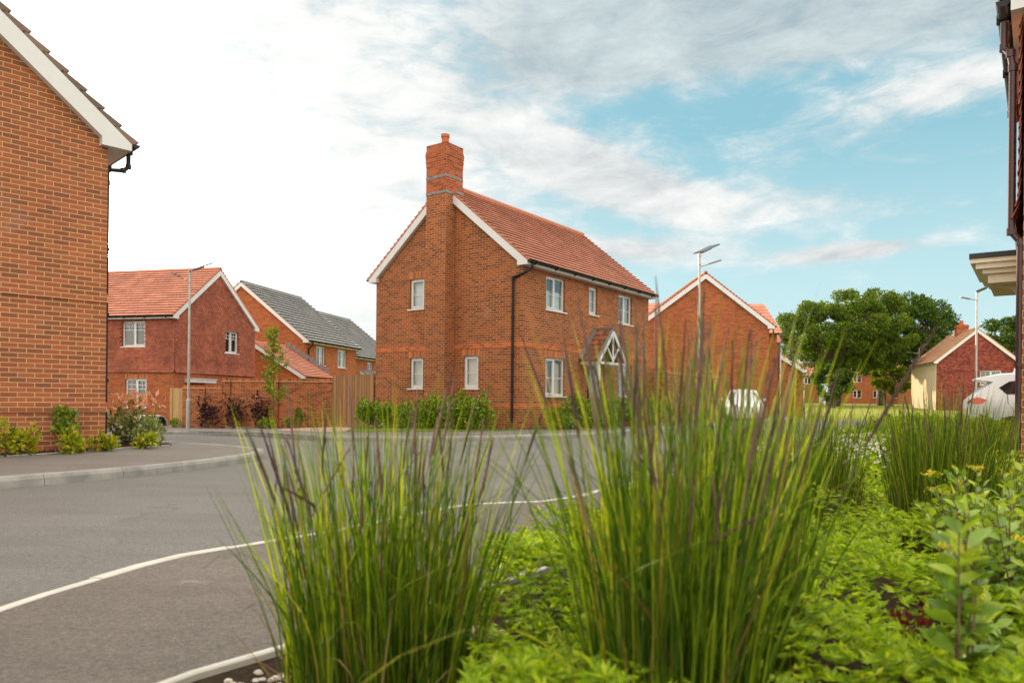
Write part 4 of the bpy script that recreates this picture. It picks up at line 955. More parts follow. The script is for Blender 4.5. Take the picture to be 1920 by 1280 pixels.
# ------------------------------------------------------------------ cars
def car_w(z_): return .86 - .03 * max(0, (.5 - z_) / .25) if z_ < .92 else .86 - .26 * (z_ - .92) / .70
def make_car(loc, rz, label):
    r = thing('parked_car', loc, rz, label, 'car')
    arch = lambda cx_, rr, n=9: [(cx_ - rr * math.cos(math.pi * k / n), .30 + rr * math.sin(math.pi * k / n) * .98) for k in range(n + 1)]
    out = [(.30, .30), (.06, .44), (.0, .72), (.03, .95), (.10, 1.07), (.34, 1.30), (.50, 1.43), (.20, 1.49), (.25, 1.535), (.7, 1.60), (1.4, 1.63), (2.0, 1.60), (2.45, 1.50), (3.10, 1.13), (3.85, .99), (4.15, .84), (4.25, .6), (4.2, .30)]
    bot = arch(3.40, .37)[::-1] + [(3.0, .24), (1.3, .24)] + arch(.86, .37)[::-1]
    poly = out + bot
    poly = [tuple(p) for p in poly]
    pts = [Vector(p) for p in poly]
    for x in np.arange(.1, 4.25, .16):
        for zq in np.arange(.35, 1.6, .14):
            if inside(poly, (x, zq)) and min((Vector((x, zq)) - Vector(p)).length for p in poly) > .06: pts.append(Vector((x, zq)))
    n = len(poly); q = delaunay_2d_cdt(pts, [(i, (i + 1) % n) for i in range(n)], [list(range(n))], 1, 1e-5)
    mb = MB(); nv = len(q[0])
    for sg in (-1, 1): mb.v += [(p.x, sg * car_w(p.y), p.y) for p in q[0]]
    for f in q[2]:
        mb.f.append(list(f)); mb.f.append([i + nv for i in f][::-1])
    for i in range(n):
        a, b = poly[i], poly[(i + 1) % n]
        ys = np.linspace(-1, 1, 7)
        def pt(p, s_):
            crown = .05 * (1 - s_ * s_) * (1 if p[1] > .9 else .5)
            dx = -crown if p[0] < .6 else (crown if p[0] > 3.9 else 0); dz = crown if p[1] > .95 else 0
            return (p[0] + dx, s_ * car_w(p[1]), p[1] + (dz if p[0] > .55 else 0))
        for s0, s1 in zip(ys, ys[1:]): mb.f.append([mb.vert(pt(a, s0)), mb.vert(pt(b, s0)), mb.vert(pt(b, s1)), mb.vert(pt(a, s1))])
    mb.uv = [None] * len(mb.f)
    body = mb.build('body', CARW, r, smooth=True, fixn=True)
    md = body.modifiers.new('edges', 'EDGE_SPLIT'); md.split_angle = R(34)
    def side_panel(pl, mat, name, par, off=.006, sgs=(-1, 1)):
        for sg in sgs:
            m = MB(); c = (sum(p[0] for p in pl) / len(pl), sum(p[1] for p in pl) / len(pl)); k = len(pl)
            for i in range(k):
                a, b = pl[i], pl[(i + 1) % k]
                m.face([(c[0], sg * (car_w(c[1]) + off), c[1]), (a[0], sg * (car_w(a[1]) + off), a[1]), (b[0], sg * (car_w(b[1]) + off), b[1])])
            m.build(name, mat, par)
    side_panel([(.60, 1.30), (.80, 1.44), (1.20, 1.50), (1.66, 1.52), (1.66, 1.16), (.74, 1.15)], CARG, 'rear_side_window', r)
    side_panel([(1.74, 1.51), (2.05, 1.49), (2.40, 1.40), (2.86, 1.15), (1.74, 1.16)], CARG, 'front_side_window', r)
    for sg in (-1, 1):
        seam = [(.76, 1.14), (.76, .95), (.88, .78), (1.24, .50), (1.26, .27)]
        m = MB()
        for a, b in zip(seam, seam[1:]): m.beam((a[0], sg * (car_w(a[1]) + .001), a[1]), (b[0], sg * (car_w(b[1]) + .001), b[1]), .012, .006)
        m.build('door_seam', BLACK, r)
        for xs_ in (1.70, 2.88):
            m = MB(); m.beam((xs_, sg * (car_w(.27) + .001), .27), (xs_, sg * (car_w(1.14) + .001), 1.14), .012, .006); m.build('door_seam', BLACK, r)
        for xs_ in (1.22, 2.42):
            m = MB(); m.beam((xs_, sg * .885, .985), (xs_ + .24, sg * .885, .99), .03, .035); m.build('door_handle', CARW, r)
        side_panel([(.08, 1.05), (.18, 1.08), (.36, 1.02), (.26, .93), (.04, .93)], REDL, 'tail_light', r, .008, (sg,))
        m = MB(); m.face([(-.012, sg * .5, .94), (-.012, sg * .85, .94), (.065, sg * .83, 1.05), (.065, sg * .52, 1.03)]); m.build('tail_light', REDL, r)
        side_panel([(3.86, .88), (4.12, .80), (4.17, .70), (3.95, .74)], simple('headlamp', (.5, .52, .55), .1), 'headlight', r, .008, (sg,))
        m = MB(); m.obox((2.72, sg * .97, 1.16), (.09, 0, 0), (0, .09, 0), (0, 0, .065)); m.build('wing_mirror', CARW, r)
    m = MB(); m.face([(.12, -.62, 1.10), (.12, .62, 1.10), (.475, .55, 1.415), (.475, -.55, 1.415)]); m.build('rear_window', CARG, r)
    m = MB(); m.face([(2.50, -.60, 1.50), (2.50, .60, 1.50), (3.08, .70, 1.16), (3.08, -.70, 1.16)]); m.build('windscreen', CARG, r)
    m = MB(); m.prism([(.95, .0, 1.65), (1.18, 0, 1.66), (.99, 0, 1.77)], (0, .03, 0)); m.build('roof_aerial', CARW, r)
    m = MB(); m.box(-.045, -.012, -.26, .26, .70, .81); m.build('number_plate', simple('yellow_plate', (.55, .42, .04), .5), r)
    for cx_ in (.86, 3.40):
        for sg in (-1, 1):
            m = MB(); yo, yi = sg * .85, sg * .64
            m.tube([(cx_, yi, .33), (cx_, yi + sg * .02, .33), (cx_, yo - sg * .03, .33), (cx_, yo, .33)], [.30, .33, .33, .30], 28); wh = m.build('wheel', RUBBER, r)
            m = MB(); m.tube([(cx_, yo - sg * .02, .33), (cx_, yo + sg * .004, .33)], .21, 24)
            for k in range(5):
                a = 2 * math.pi * k / 5; m.beam((cx_, yo + sg * .008, .33), (cx_ + .2 * math.cos(a), yo + sg * .008, .33 + .2 * math.sin(a)), .05, .02, (0, 1, 0))
            m.build('rim', ALLOY, wh)
    m = MB(); m.box(.5, 3.9, -.6, .6, .26, .62); m.build('underbody', BLACK, r)
    return r
car = make_car((10.9, 17.6, .08), R(-27), 'white hatchback with a red tail light, cut off by the right edge')
car2 = copy_tree(car); car2.location = (11.75, 37.4, -.05); car2.rotation_euler = (0, 0, R(-106)); car2['label'] = 'white car mostly hidden by tall grass, below the blank gable'

# ------------------------------------------------------------------ vegetation
def unit(v): return v / np.maximum(np.linalg.norm(v, axis=-1, keepdims=True), 1e-9)
def leaf_mesh(P, D, size, wr=.32, fold=.25, rng=RNG):
    n = len(P); D = unit(D); q = unit(np.cross(D, rng.normal(size=(n, 3)))); u = np.cross(D, q)
    s = np.broadcast_to(np.asarray(size, float).reshape(-1, 1), (n, 1))
    mid = P + D * s * .45
    V = np.stack([P, mid + q * s * wr + u * s * fold * .4, P + D * s + u * s * fold * -.15, mid - q * s * wr + u * s * fold * .4], 1).reshape(-1, 3)
    return V, np.arange(4 * n).reshape(n, 4)
def leaf_big(P, D, size, wr=.30, fold=.3, rng=RNG):
    """rounder leaves folded along the midrib: four quads each"""
    n = len(P); D = unit(D); q = unit(np.cross(D, rng.normal(size=(n, 3)) * .5 + [0, 0, 1.0])); u = np.cross(q, D)
    s = np.asarray(size, float).reshape(-1, 1); bend = rng.uniform(-.25, .1, (n, 1))
    def c(t, w_): return P + D * s * t + q * s * wr * w_ + u * s * (abs(w_) * fold * .35 + bend * t * t)
    pts = [c(0, 0), c(.22, .62), c(.5, 1), c(.8, .62), c(1.02, 0), c(.8, -.62), c(.5, -1), c(.22, -.62), c(.5, 0)]
    V = np.stack(pts, 1).reshape(-1, 3); k = np.arange(n)[:, None] * 9
    F = np.concatenate([k + np.array([[0, 1, 2, 8]]), k + np.array([[8, 2, 3, 4]]), k + np.array([[0, 8, 6, 7]]), k + np.array([[8, 4, 5, 6]])], 1).reshape(-1, 4)
    return V, F
def blob_cloud(n, centres, radii, rng, shell=.55, flat=1.0):
    """points spread through a set of clumps, denser towards their skin"""
    k = rng.choice(len(centres), n, p=(radii ** 2) / (radii ** 2).sum())
    d = unit(rng.normal(size=(n, 3))); r = shell + (1 - shell) * rng.random((n, 1)) ** .7
    r *= 1 + .18 * rng.normal(size=(n, 1)) * (rng.random((n, 1)) < .3)
    sc = np.array([1, 1, flat])
    return centres[k] + d * r * radii[k][:, None] * sc, d
def shrub(loc, rx, ry, h, n, leaf, mat, label, cat='shrub', group=None, seed=0, nb=16, name='shrub', wr=.32, upright=.5, stems=True, base=.12, sparse=1.0):
    rng = np.random.default_rng(seed + 100)
    r = thing(name, loc, rng.random() * 6.28 * 0, label, cat, group)
    c = rng.normal(size=(nb, 3)); c = unit(c) * (rng.random((nb, 1)) ** .5) * .72
    c[:, 2] = c[:, 2] * .5 + .5
    C = np.stack([c[:, 0] * rx, c[:, 1] * ry, base * h + c[:, 2] * h * (1 - base) * .86], 1)
    rad = (rng.uniform(.24, .42, nb)) * min(rx, h * .6) * sparse
    P, d = blob_cloud(n, C, rad, rng)
    ns = n // 5; kk = rng.integers(0, nb, ns); sd = unit(d[:ns] * .6 + np.array([0, 0, .9]) + rng.normal(size=(ns, 3)) * .1); sd = sd[kk]
    tt = rng.random((ns, 1)); P[:ns] = C[kk] + sd * rad[kk][:, None] * (.6 + tt * .95) + rng.normal(size=(ns, 3)) * leaf * .25; d[:ns] = sd + rng.normal(size=(ns, 3)) * .6
    P[:, 2] = np.maximum(P[:, 2], .02)
    V, F = leaf_mesh(P, d + np.array([0, 0, upright]) + rng.normal(size=(n, 3)) * .45, leaf * rng.uniform(.6, 1.2, n), wr, rng=rng)
    npmesh('foliage', V, F, mat, r)
    if stems:
        m = MB()
        for k in range(min(nb, 12)):
            m.tube([(C[k, 0] * .12, C[k, 1] * .12, 0), (C[k, 0] * .55, C[k, 1] * .55, C[k, 2] * .5), tuple(C[k])], [.012, .008, .003], 5)
        m.build('stems', TWIG, r)
    return r
def tree(loc, cx_, cy_, cz0, cz1, rad, n, leaf, mat, label, trunk_r, fork, seed, nb=90, lean=(0, 0), group=None, dome=1.0, gap=1.0):
    rng = np.random.default_rng(seed); r = thing('tree', loc, 0, label, 'tree', group)
    H_ = cz1 - cz0; cc = np.array([cx_, cy_, (cz0 + cz1) / 2])
    C = []
    while len(C) < nb:
        p = rng.uniform(-1, 1, 3); q = np.linalg.norm(p * np.array([1, 1, 1 if p[2] > 0 else .95]))
        if .35 < q < .92 and (q > .55 or rng.random() < .25): C.append(p)
    C = cc + np.array(C) * np.array([rad, rad * .9, H_ / 2])
    rr = rng.uniform(.12, .21, nb) * rad * gap
    P, d = blob_cloud(n, C, rr, rng, .35, .72)
    keep = P[:, 2] > cz0 - .3 * H_; P, d = P[keep], d[keep]
    V, F = leaf_mesh(P, d * .7 + np.array([0, 0, .15]) + rng.normal(size=P.shape) * .6, leaf * rng.uniform(.6, 1.25, len(P)), .38, rng=rng)
    npmesh('crown', V, F, mat, r)
    m = MB(); f = Vector((lean[0], lean[1], fork))
    m.tube([(0, 0, -.3), (0, 0, .0), (lean[0] * .3, lean[1] * .3, fork * .5), f], [trunk_r * 1.5, trunk_r * 1.15, trunk_r, trunk_r * .95], 12)
    order = np.argsort(rng.random(nb))[:34]
    main = []
    for k in range(7):
        a = 2 * math.pi * k / 7 + rng.random() * .5; e_ = Vector((cx_ + rad * .5 * math.cos(a), cy_ + rad * .45 * math.sin(a), cz0 + H_ * rng.uniform(.4, .75)))
        mid = f.lerp(e_, .5) + Vector((rng.normal() * .4, rng.normal() * .4, -.25))
        m.tube([f - Vector((0, 0, .2)), mid, e_], [trunk_r * .62, trunk_r * .4, trunk_r * .2], 8); main.append((mid, e_))
    for k in order:
        c = Vector(C[k]); a, b = min(main, key=lambda q: (q[1] - c).length); s0 = a.lerp(b, .35 + .6 * rng.random())
        m.tube([s0, s0.lerp(c, .5) + Vector((0, 0, rng.normal() * .25)), c], [trunk_r * .2, trunk_r * .13, trunk_r * .04], 6)
    m.build('trunk', BARK, r)
    return r
def gl(x, y, d=0): return (x, y, float(gz(x, y)) + d)
tree(gl(31.6, 72), .9, 0, 3.0, 11.7, 6.9, 62000, .22, LEAF_OAK, 'big broad oak with a low domed crown beside the far green', .62, 3.1, 11, 200, (.5, 0), gap=.66)
tree(gl(39.9, 79), 1.7, 1, 2.6, 12.6, 6.6, 48000, .24, LEAF_DARK, 'darker oak standing right of and behind the big oak', .42, 3.6, 12, 160, (.2, 0), gap=.78)
tree(gl(39.0, 75), 0, 0, 1.2, 4.4, 2.0, 7000, .2, LEAF_LIME, 'small yellow-green tree below the gap between the two oaks', .12, 1.3, 13, 30)
tree(gl(29.0, 66), 0, 0, .4, 4.0, 1.9, 9000, .2, LEAF_DARK, 'low dark bushy tree between the brick garage and big oak trunk', .14, 1.0, 14, 34)
tree(gl(56.5, 82), 0, 0, 3.0, 10.2, 4.6, 20000, .28, LEAF_DARK, 'dark tree rising behind the tile-hung gable at the right edge', .35, 3.2, 15, 70)
tree(gl(11.8, 60), 0, 0, 3.0, 8.4, 3.0, 12000, .24, LEAF_OAK, 'tree top peeping between the chimney house and the blank gable', .25, 3.0, 16, 40)
# young trees
def sapling(loc, h, label, mat, n, rad, z0, leaf, seed, tr=.03):
    rng = np.random.default_rng(seed); r = thing('young_tree', loc, 0, label, 'tree')
    m = MB(); m.tube([(0, 0, -.1), (.03, 0, h * .3), (-.02, .02, h * .7), (0, 0, h * .97)], [tr, tr * .8, tr * .5, .006], 8)
    tips = []
    for k in range(26):
        zq = z0 + (h * .95 - z0) * k / 26; a = rng.random() * 6.28; l = rad(zq / h) * rng.uniform(.5, 1)
        p = Vector((l * math.cos(a), l * math.sin(a), zq + l * .9)); m.tube([(0, 0, zq), tuple(p)], [.010, .003], 5); tips.append((Vector((0, 0, zq)), p))
    m.build('trunk', TWIG, r)
    P = []
    for _ in range(n):
        a, b = tips[rng.integers(len(tips))]; P.append(np.array(a.lerp(b, .25 + .8 * rng.random())) + rng.normal(size=3) * .055)
    P = np.array(P); V, F = leaf_mesh(P, rng.normal(size=P.shape) + [0, 0, .3], leaf * rng.uniform(.6, 1.2, n), .36, rng=rng)
    npmesh('foliage', V, F, mat, r); return r
sapling(gl(-8.95, 27.4, .1), 3.95, 'slim columnar young tree with lime leaves before the garden wall', LEAF_LIME, 1500, lambda t: .62 * (1 - t) ** .6 + .12, .95, .10, 3)
sapling(gl(14.0, 36.5, .1), 5.4, 'thin young tree with sparse leaves at the corner of the blank gable', LEAF_OAK, 700, lambda t: .95 * (1 - t) ** .5 + .2, 1.0, .12, 4, .04)
# purple shrubs trained against the wall
for i, (x, y, rx, h) in enumerate(((-12.2, 29.25, .55, 1.75), (-11.0, 28.95, .70, 1.85), (-9.85, 28.65, .60, 1.7))):
    shrub(gl(x, y, .1), rx, .22, h, 420, .105, LEAF_PURP, ['purple-leaved shrub against the low wall, directly right of the lamp post', 'widest purple-leaved shrub, at the step in the garden wall', 'purple-leaved shrub against the taller wall, left of the young tree'][i], 'shrub', 'purple shrubs along the garden wall', 20 + i, 22, wr=.42, sparse=1.2, base=-.12)
for i, (x, y, rx, h, lab) in enumerate(((-9.5, 27.9, .35, .5, 'low green shrub left of the slim young tree'), (-8.45, 27.8, .35, .45, 'low green shrub right of the slim young tree'), (-8.05, 27.7, .3, 1.0, 'upright dark green shrub by the middle of the taller wall'), (-9.0, 27.2, .3, .4, 'low green shrub at the foot of the slim young tree'), (-14.9, 30.3, .4, .45, 'small tuft of greenery between stone cover and gate'), (-13.75, 29.8, .3, .4, 'small green plant at the foot of the timber gate'))):
    shrub(gl(x, y, .1), rx, .3, h, 420, .07, LEAF_HEDGE if i != 2 else LEAF_DARK, lab, 'shrub', None, 30 + i, 10)
# evergreen shrubs round the chimney house
d_ = np.array([math.sin(R(A1)), math.cos(R(A1))]); g_ = np.array([-math.cos(R(A1)), math.sin(R(A1))]); C0 = np.array([.279, 21.51])
def at_house(s, t): return C0 + d_ * s + g_ * t
HG = 'evergreen shrubs round the chimney house'
side_lab = ['evergreen shrub at the far left end of the chimney wall, by the fence', 'small evergreen shrub under the left ground-floor window', 'evergreen shrub in front of the left edge of the chimney breast', 'evergreen shrub at the right edge of the chimney breast', 'tall evergreen shrub under the right ground-floor gable window', 'rounded evergreen shrub touching the black downpipe']
for i, (t, h, rx) in enumerate(((5.5, .95, .55), (4.55, .90, .55), (3.6, 1.05, .6), (2.65, 1.22, .62), (1.75, 1.38, .66), (.85, 1.32, .66))):
    p = at_house(-.85, t); shrub((p[0], p[1], .12), rx, .55, h, 1500, .10, LEAF_HEDGE, side_lab[i], 'shrub', HG, 50 + i, 22, base=-.15)
front_lab = ['narrow upright light green shrub right of the downpipe corner', 'low dark shrub left of the big front hedge shrubs', 'big evergreen shrub under the front window left of the door', 'big evergreen shrub just left of the front door', 'evergreen shrub in front of the porch', 'evergreen shrub below the right-hand front window', 'evergreen shrub near the right end of the front wall']
for i, (s, h, rx) in enumerate(((.42, .92, .30), (1.0, .45, .3), (1.75, 1.22, .72), (2.85, 1.28, .72), (4.0, 1.18, .66), (5.3, 1.2, .75), (6.8, 1.2, .75))):
    p = at_house(s + .1, -.85); shrub((p[0], p[1], .13), rx, .5, h, [700, 350, 1900, 1900, 1600, 1700, 1600][i], .10, LEAF_LIME if i == 0 else LEAF_HEDGE, front_lab[i], 'shrub', HG, 60 + i, 22, upright=.9 if i == 0 else .5, base=-.15)
# bed by the left house
for i, (x, y, rx, h, n, lab) in enumerate(((-7.12, 10.5, .40, .50, 520, 'big yellow-green shrub at the far left of the mulch bed'), (-6.62, 11.0, .28, .42, 340, 'yellow-green shrub in front of the dark climber'), (-6.42, 11.55, .28, .34, 300, 'yellow-green shrub at the corner of the left house'), (-6.13, 12.2, .26, .31, 240, 'small yellow-green shrub just past the left house corner'))):
    shrub((x, y, .13), rx, rx * .9, h, n, .085, LEAF_GOLD, lab, 'shrub', 'yellow-green shrubs in the mulch bed', 80 + i, 14, base=-.22)
shrub((-6.98, 11.42, .13), .30, .10, .80, 300, .085, LEAF_HEDGE, 'dark green climber against the left house wall', 'shrub', None, 90, 9, sparse=1.0)
pk = shrub((-6.98, 13.35, .13), .46, .4, .95, 620, .11, LEAF_VARI, 'pink-tipped shrub just behind the left house corner', 'shrub', None, 91, 20, wr=.26, base=-.2)
rp = np.random.default_rng(9); pp = np.array([.06, 0, .70]) + rp.normal(size=(210, 3)) * [.20, .17, .10]
V, F = leaf_mesh(pp, rp.normal(size=pp.shape) * .6 + [0, 0, .5], .13 * rp.uniform(.6, 1.2, 210), .22, rng=rp); npmesh('young_leaves', V, F, LEAF_PINK, pk)
shrub((-6.42, 13.0, .13), .34, .30, .66, 620, .075, LEAF_VARI, 'pale variegated shrub at the end of the mulch bed', 'shrub', None, 92, 18, wr=.2, upright=1.0, base=-.2)

# ------------------------------------------------------------------ the planting in the foreground
def strips(base, lean, L, w, droop, segs, rng, taper=.75, curl=1.7):
    """curved tapering blades: base (n,3), lean (n,2) horizontal offset at the tip, L length"""
    n = len(base); t = np.linspace(0, 1, segs + 1)[None, :, None]
    a = rng.random(n) * 6.283; side = np.stack([np.cos(a), np.sin(a), np.zeros(n)], 1)[:, None, :]
    L_ = L[:, None, None]; ln = np.concatenate([lean, np.zeros((n, 1))], 1)[:, None, :]
    up = np.array([0, 0, 1.0])[None, None, :]
    kk = (rng.random((n, 1, 1)) < .12) * rng.uniform(.25, .8, (n, 1, 1)); k0 = rng.uniform(.45, .8, (n, 1, 1)); ka = rng.random((n, 1, 1)) * 6.283
    bend = np.maximum(0, t - k0) * kk * L_
    wob = bend * np.concatenate([np.cos(ka), np.sin(ka), -.75 * np.ones_like(ka)], 2) + (np.sin(t * 5 + rng.random((n, 1, 1)) * 6.28) * .012) * side
    pos = base[:, None, :] + ln * L_ * t ** curl + up * L_ * (t - droop[:, None, None] * t ** 3) + wob
    ww = w[:, None, None] * (1 - t ** 2.2 * taper) * np.minimum(1, .45 + t * 3)
    ww = np.where(t > .999, w[:, None, None] * .08, ww)
    Lf, Rt = pos - side * ww / 2, pos + side * ww / 2
    V = np.stack([Lf, Rt], 2).reshape(-1, 3)
    k = (np.arange(n) * (segs + 1) * 2)[:, None]; s = np.arange(segs)[None, :] * 2
    F = np.stack([k + s, k + s + 1, k + s + 3, k + s + 2], 2).reshape(-1, 4)
    return V, F, pos
def grass_clump(x, y, h, r0, n, label, seed, spread=.34, w=.0065, heads=50, arch=.06, z0=.03, lo=.5):
    rng = np.random.default_rng(seed); r = thing('ornamental_grass', (x, y, z0), 0, label, 'ornamental grass', 'clumps of tall ornamental grass')
    def batch(m, hs, hw):
        a = rng.random(m) * 6.283; q = np.sqrt(rng.random(m)) * r0
        b = np.stack([np.cos(a) * q, np.sin(a) * q, np.zeros(m)], 1)
        ln = b[:, :2] / r0 * spread * rng.uniform(.2, 1.0, (m, 1)) + rng.normal(size=(m, 2)) * .075
        return b, ln, h * rng.uniform(hs, hw, m) * (1 - .12 * (q / r0))
    b, ln, L = batch(n, lo, 1.04)
    dr = np.abs(rng.normal(size=n)) * .05; ar = rng.random(n) < arch
    ln[ar] *= 2.2; ln[ar] += rng.normal(size=(ar.sum(), 2)) * .22; dr[ar] = rng.uniform(.25, .6, ar.sum())
    V, F, _ = strips(b, ln, L, w * rng.uniform(.55, 1.2, n), dr, 8, rng)
    npmesh('blades', V, F, GRASS, r)
    b, ln, L = batch(n // 5, .18, .55); ln *= 1.6
    V, F, _ = strips(b, ln, L, w * rng.uniform(.5, 1.0, n // 5), np.abs(rng.normal(size=n // 5)) * .25, 6, rng)
    npmesh('dead_blades', V, F, STRAW, r)
    b, ln, L = batch(heads, .72, 1.06); ln *= .85
    V, F, pos = strips(b, ln, L, np.full(heads, .0035), np.abs(rng.normal(size=heads)) * .02, 8, rng, .3)
    npmesh('flower_stalks', V, F, GRASS, r)
    m = MB()
    for k in range(heads):
        p = pos[k]; p = np.concatenate([p[:-3], np.stack([p[-3] + (p[-1] - p[-3]) * q for q in (.35, .65, 1.0)])]); m.tube([tuple(p[-4] * .3 + p[-3] * .7), tuple(p[-3]), tuple(p[-2]), tuple(p[-1])], [.0018, .0038, .0034, .001], 5)
        for _ in range(7):
            t = rng.uniform(.1, 2.8); i = int(t); q = p[-4 + i] * (1 - t + i) + p[-3 + i] * (t - i); d = unit(rng.normal(size=3)) * .006 + (p[-1] - p[-2]) * .22
            m.tube([tuple(q), tuple(q + d)], [.002, .0008], 4)
    m.build('seed_heads', PLUME, r)
    return r
CL = [(-.385, 2.22, 1.09, .28, 800, 'nearest left clump of tall grass with purple heads, over the bed edging', 1, .33, .0072, 46, .06, .03, .5),
      (.395, 1.80, 1.28, .19, 800, 'largest blurred clump of tall grass in the middle foreground', 2, .25, .0068, 60, .06, .03, .5),
      (2.40, 5.75, 1.10, .30, 900, 'grass clump left of the dense one, below the oak trunk', 3, .26, .0062, 34, .05),
      (2.68, 4.55, 1.18, .27, 1300, 'dense dark green grass clump standing before the tile-hung gable', 4, .20, .0058, 34, .05, .03, .55),
      (.70, 3.45, 1.0, .20, 300, 'bright green arching grass tuft left of the largest clump', 5, .5, .0075, 8, .35),
      (2.95, 4.25, 1.05, .18, 130, 'thin grass clump at the right edge in front of the white car', 6, .34, .0062, 12, .08),
      (3.35, 8.4, 1.0, .32, 380, 'distant grass clump right of the largest clump, below the garage gable', 7, .28, .007, 22, .05),
      (5.0, 10.2, .95, .32, 340, 'small distant grass clump between the two oak trunks', 8, .28, .008, 18, .05),
      (2.1, 7.3, 1.05, .30, 360, 'distant grass clump half hidden behind the largest clump', 9, .3, .007, 20, .08),
      (.74, 2.30, 1.24, .15, 420, 'slim grass tuft behind the right side of the largest clump', 10, .26, .007, 26, .06)]
CL += [(4.1, 7.3, 1.0, .30, 330, 'grass clump behind the dense dark one, left of the white hatchback', 21, .28, .007, 16, .05),
       (5.7, 8.7, 1.0, .32, 330, 'distant grass clump in front of the white hatchback tail light', 22, .28, .007, 16, .05),
       (6.9, 9.5, .95, .30, 300, 'distant grass clump in front of the white hatchback door', 23, .28, .008, 14, .05),
       (3.0, 10.2, .95, .34, 320, 'far grass clump in line with the brick garage gable', 24, .28, .008, 16, .06),
       (4.2, 12.3, .95, .36, 320, 'farthest grass clump at the back of the bed below the big oak', 25, .3, .009, 14, .06),
       (1.55, 4.9, 1.02, .28, 380, 'grass clump behind the largest one, beside the bed edging', 26, .34, .007, 20, .1)]
for c in CL: grass_clump(*c)

rng = np.random.default_rng(40)
def bed_points(n, y0, y1, x1=99):
    out = []
    while len(out) < n:
        m = n * 2; x = rng.uniform(-2, 12, m); y = rng.uniform(y0, y1, m)
        for a, b in zip(x, y):
            if a < x1 and abs(a) < b * .80 + .5 and inside(BEDP, (a, b)): out.append((a, b))
            if len(out) >= n: break
    return np.array(out)
# feathery lime ground cover: each leaf a fan of narrow fingers
n = 5200
bp = bed_points(n, .9, 6.6, 5.2)
bp = np.concatenate([bp, bed_points(4600, .9, 3.4, 2.4), bed_points(3200, 2.2, 5.6, 1.3), bed_points(3200, 1.6, 4.4, 2.8)])
bp = bp[(bp[:, 0] > -.10) & (bp[:, 1] > 1.3 - bp[:, 0] * .5)]
n = len(bp)
hgt = .13 + .20 * (np.sin(bp[:, 0] * 5.1 + 1) * np.cos(bp[:, 1] * 4.3) * .5 + .5) + rng.random(n) * .10
P0 = np.stack([bp[:, 0], bp[:, 1], hgt + .03], 1); az_ = rng.random(n) * 6.283; til = rng.uniform(.1, .9, n)
D0 = np.stack([np.cos(az_) * np.cos(til), np.sin(az_) * np.cos(til), np.sin(til)], 1); S0 = unit(np.cross(D0, [0, 0, 1.0]))
Vs, Ps, Ds, Ls = [], [], [], []
for k, a in enumerate(np.radians([-78, -50, -25, 0, 25, 50, 78])):
    d = D0 * math.cos(a) + S0 * math.sin(a); Ps.append(P0); Ds.append(d); Ls.append((.046 - .011 * abs(a)) * rng.uniform(.75, 1.25, n))
V, F = leaf_mesh(np.concatenate(Ps), np.concatenate(Ds), np.concatenate(Ls), .13, .15, rng)
o = npmesh('groundcover', V, F, LEAF_FERN); tag(o, 'feathery lime green ground cover filling the planting bed', 'ground cover', None, 'stuff')
# mixed low planting further back
bp = np.concatenate([bed_points(10000, 5.6, 15.2), bed_points(12000, 9.5, 15.2)]); n = len(bp)
hh = (.16 + .30 * sst((bp[:, 1] - 8.5) / 3) + .32 * (np.sin(bp[:, 0] * 2.3) * np.sin(bp[:, 1] * 1.7 + .6) * .5 + .5)) * rng.random(n) ** .6
P = np.stack([bp[:, 0], bp[:, 1], hh + .03], 1)
V, F = leaf_mesh(P, rng.normal(size=(n, 3)) + [0, 0, .8], .095 * rng.uniform(.6, 1.4, n), .3, rng=rng)
o = npmesh('bedding_plants', V, F, LEAF_FERN); tag(o, 'mixed low leafy planting at the back of the bed', 'bedding plants', None, 'stuff')
bp = bed_points(900, 6.2, 9.8); bp = bp[(bp[:, 0] / bp[:, 1] > .33) & (bp[:, 0] / bp[:, 1] < .52)]; n = len(bp)
P = np.stack([bp[:, 0], bp[:, 1], .42 + .22 * rng.random(n)], 1); P = np.repeat(P, 6, 0)
V, F = leaf_mesh(P, rng.normal(size=P.shape) * [1, 1, .3] + [0, 0, .2], .028, .35, rng=rng)
o = npmesh('daisies', V, F, FLOWER_W); tag(o, 'drift of small white flowers in the bed behind the grass clumps', 'flowers', None, 'stuff')
# low clipped gold shrubs by the parked car
for i, (x, y, rx, h, lab) in enumerate(((6.9, 10.9, .9, .80, 'low yellow-green mounded shrub in front of the white hatchback'), (8.0, 11.2, .8, .8, 'yellow-green mounded shrub at the right edge below the white hatchback'), (5.9, 11.4, .7, .7, 'low yellow-green shrub left of the white hatchback'))):
    shrub((x, y, .03), rx, .7, h, 1700, .075, LEAF_GOLD, lab, 'shrub', 'yellow-green mounds along the kerb', 120 + i, 24)
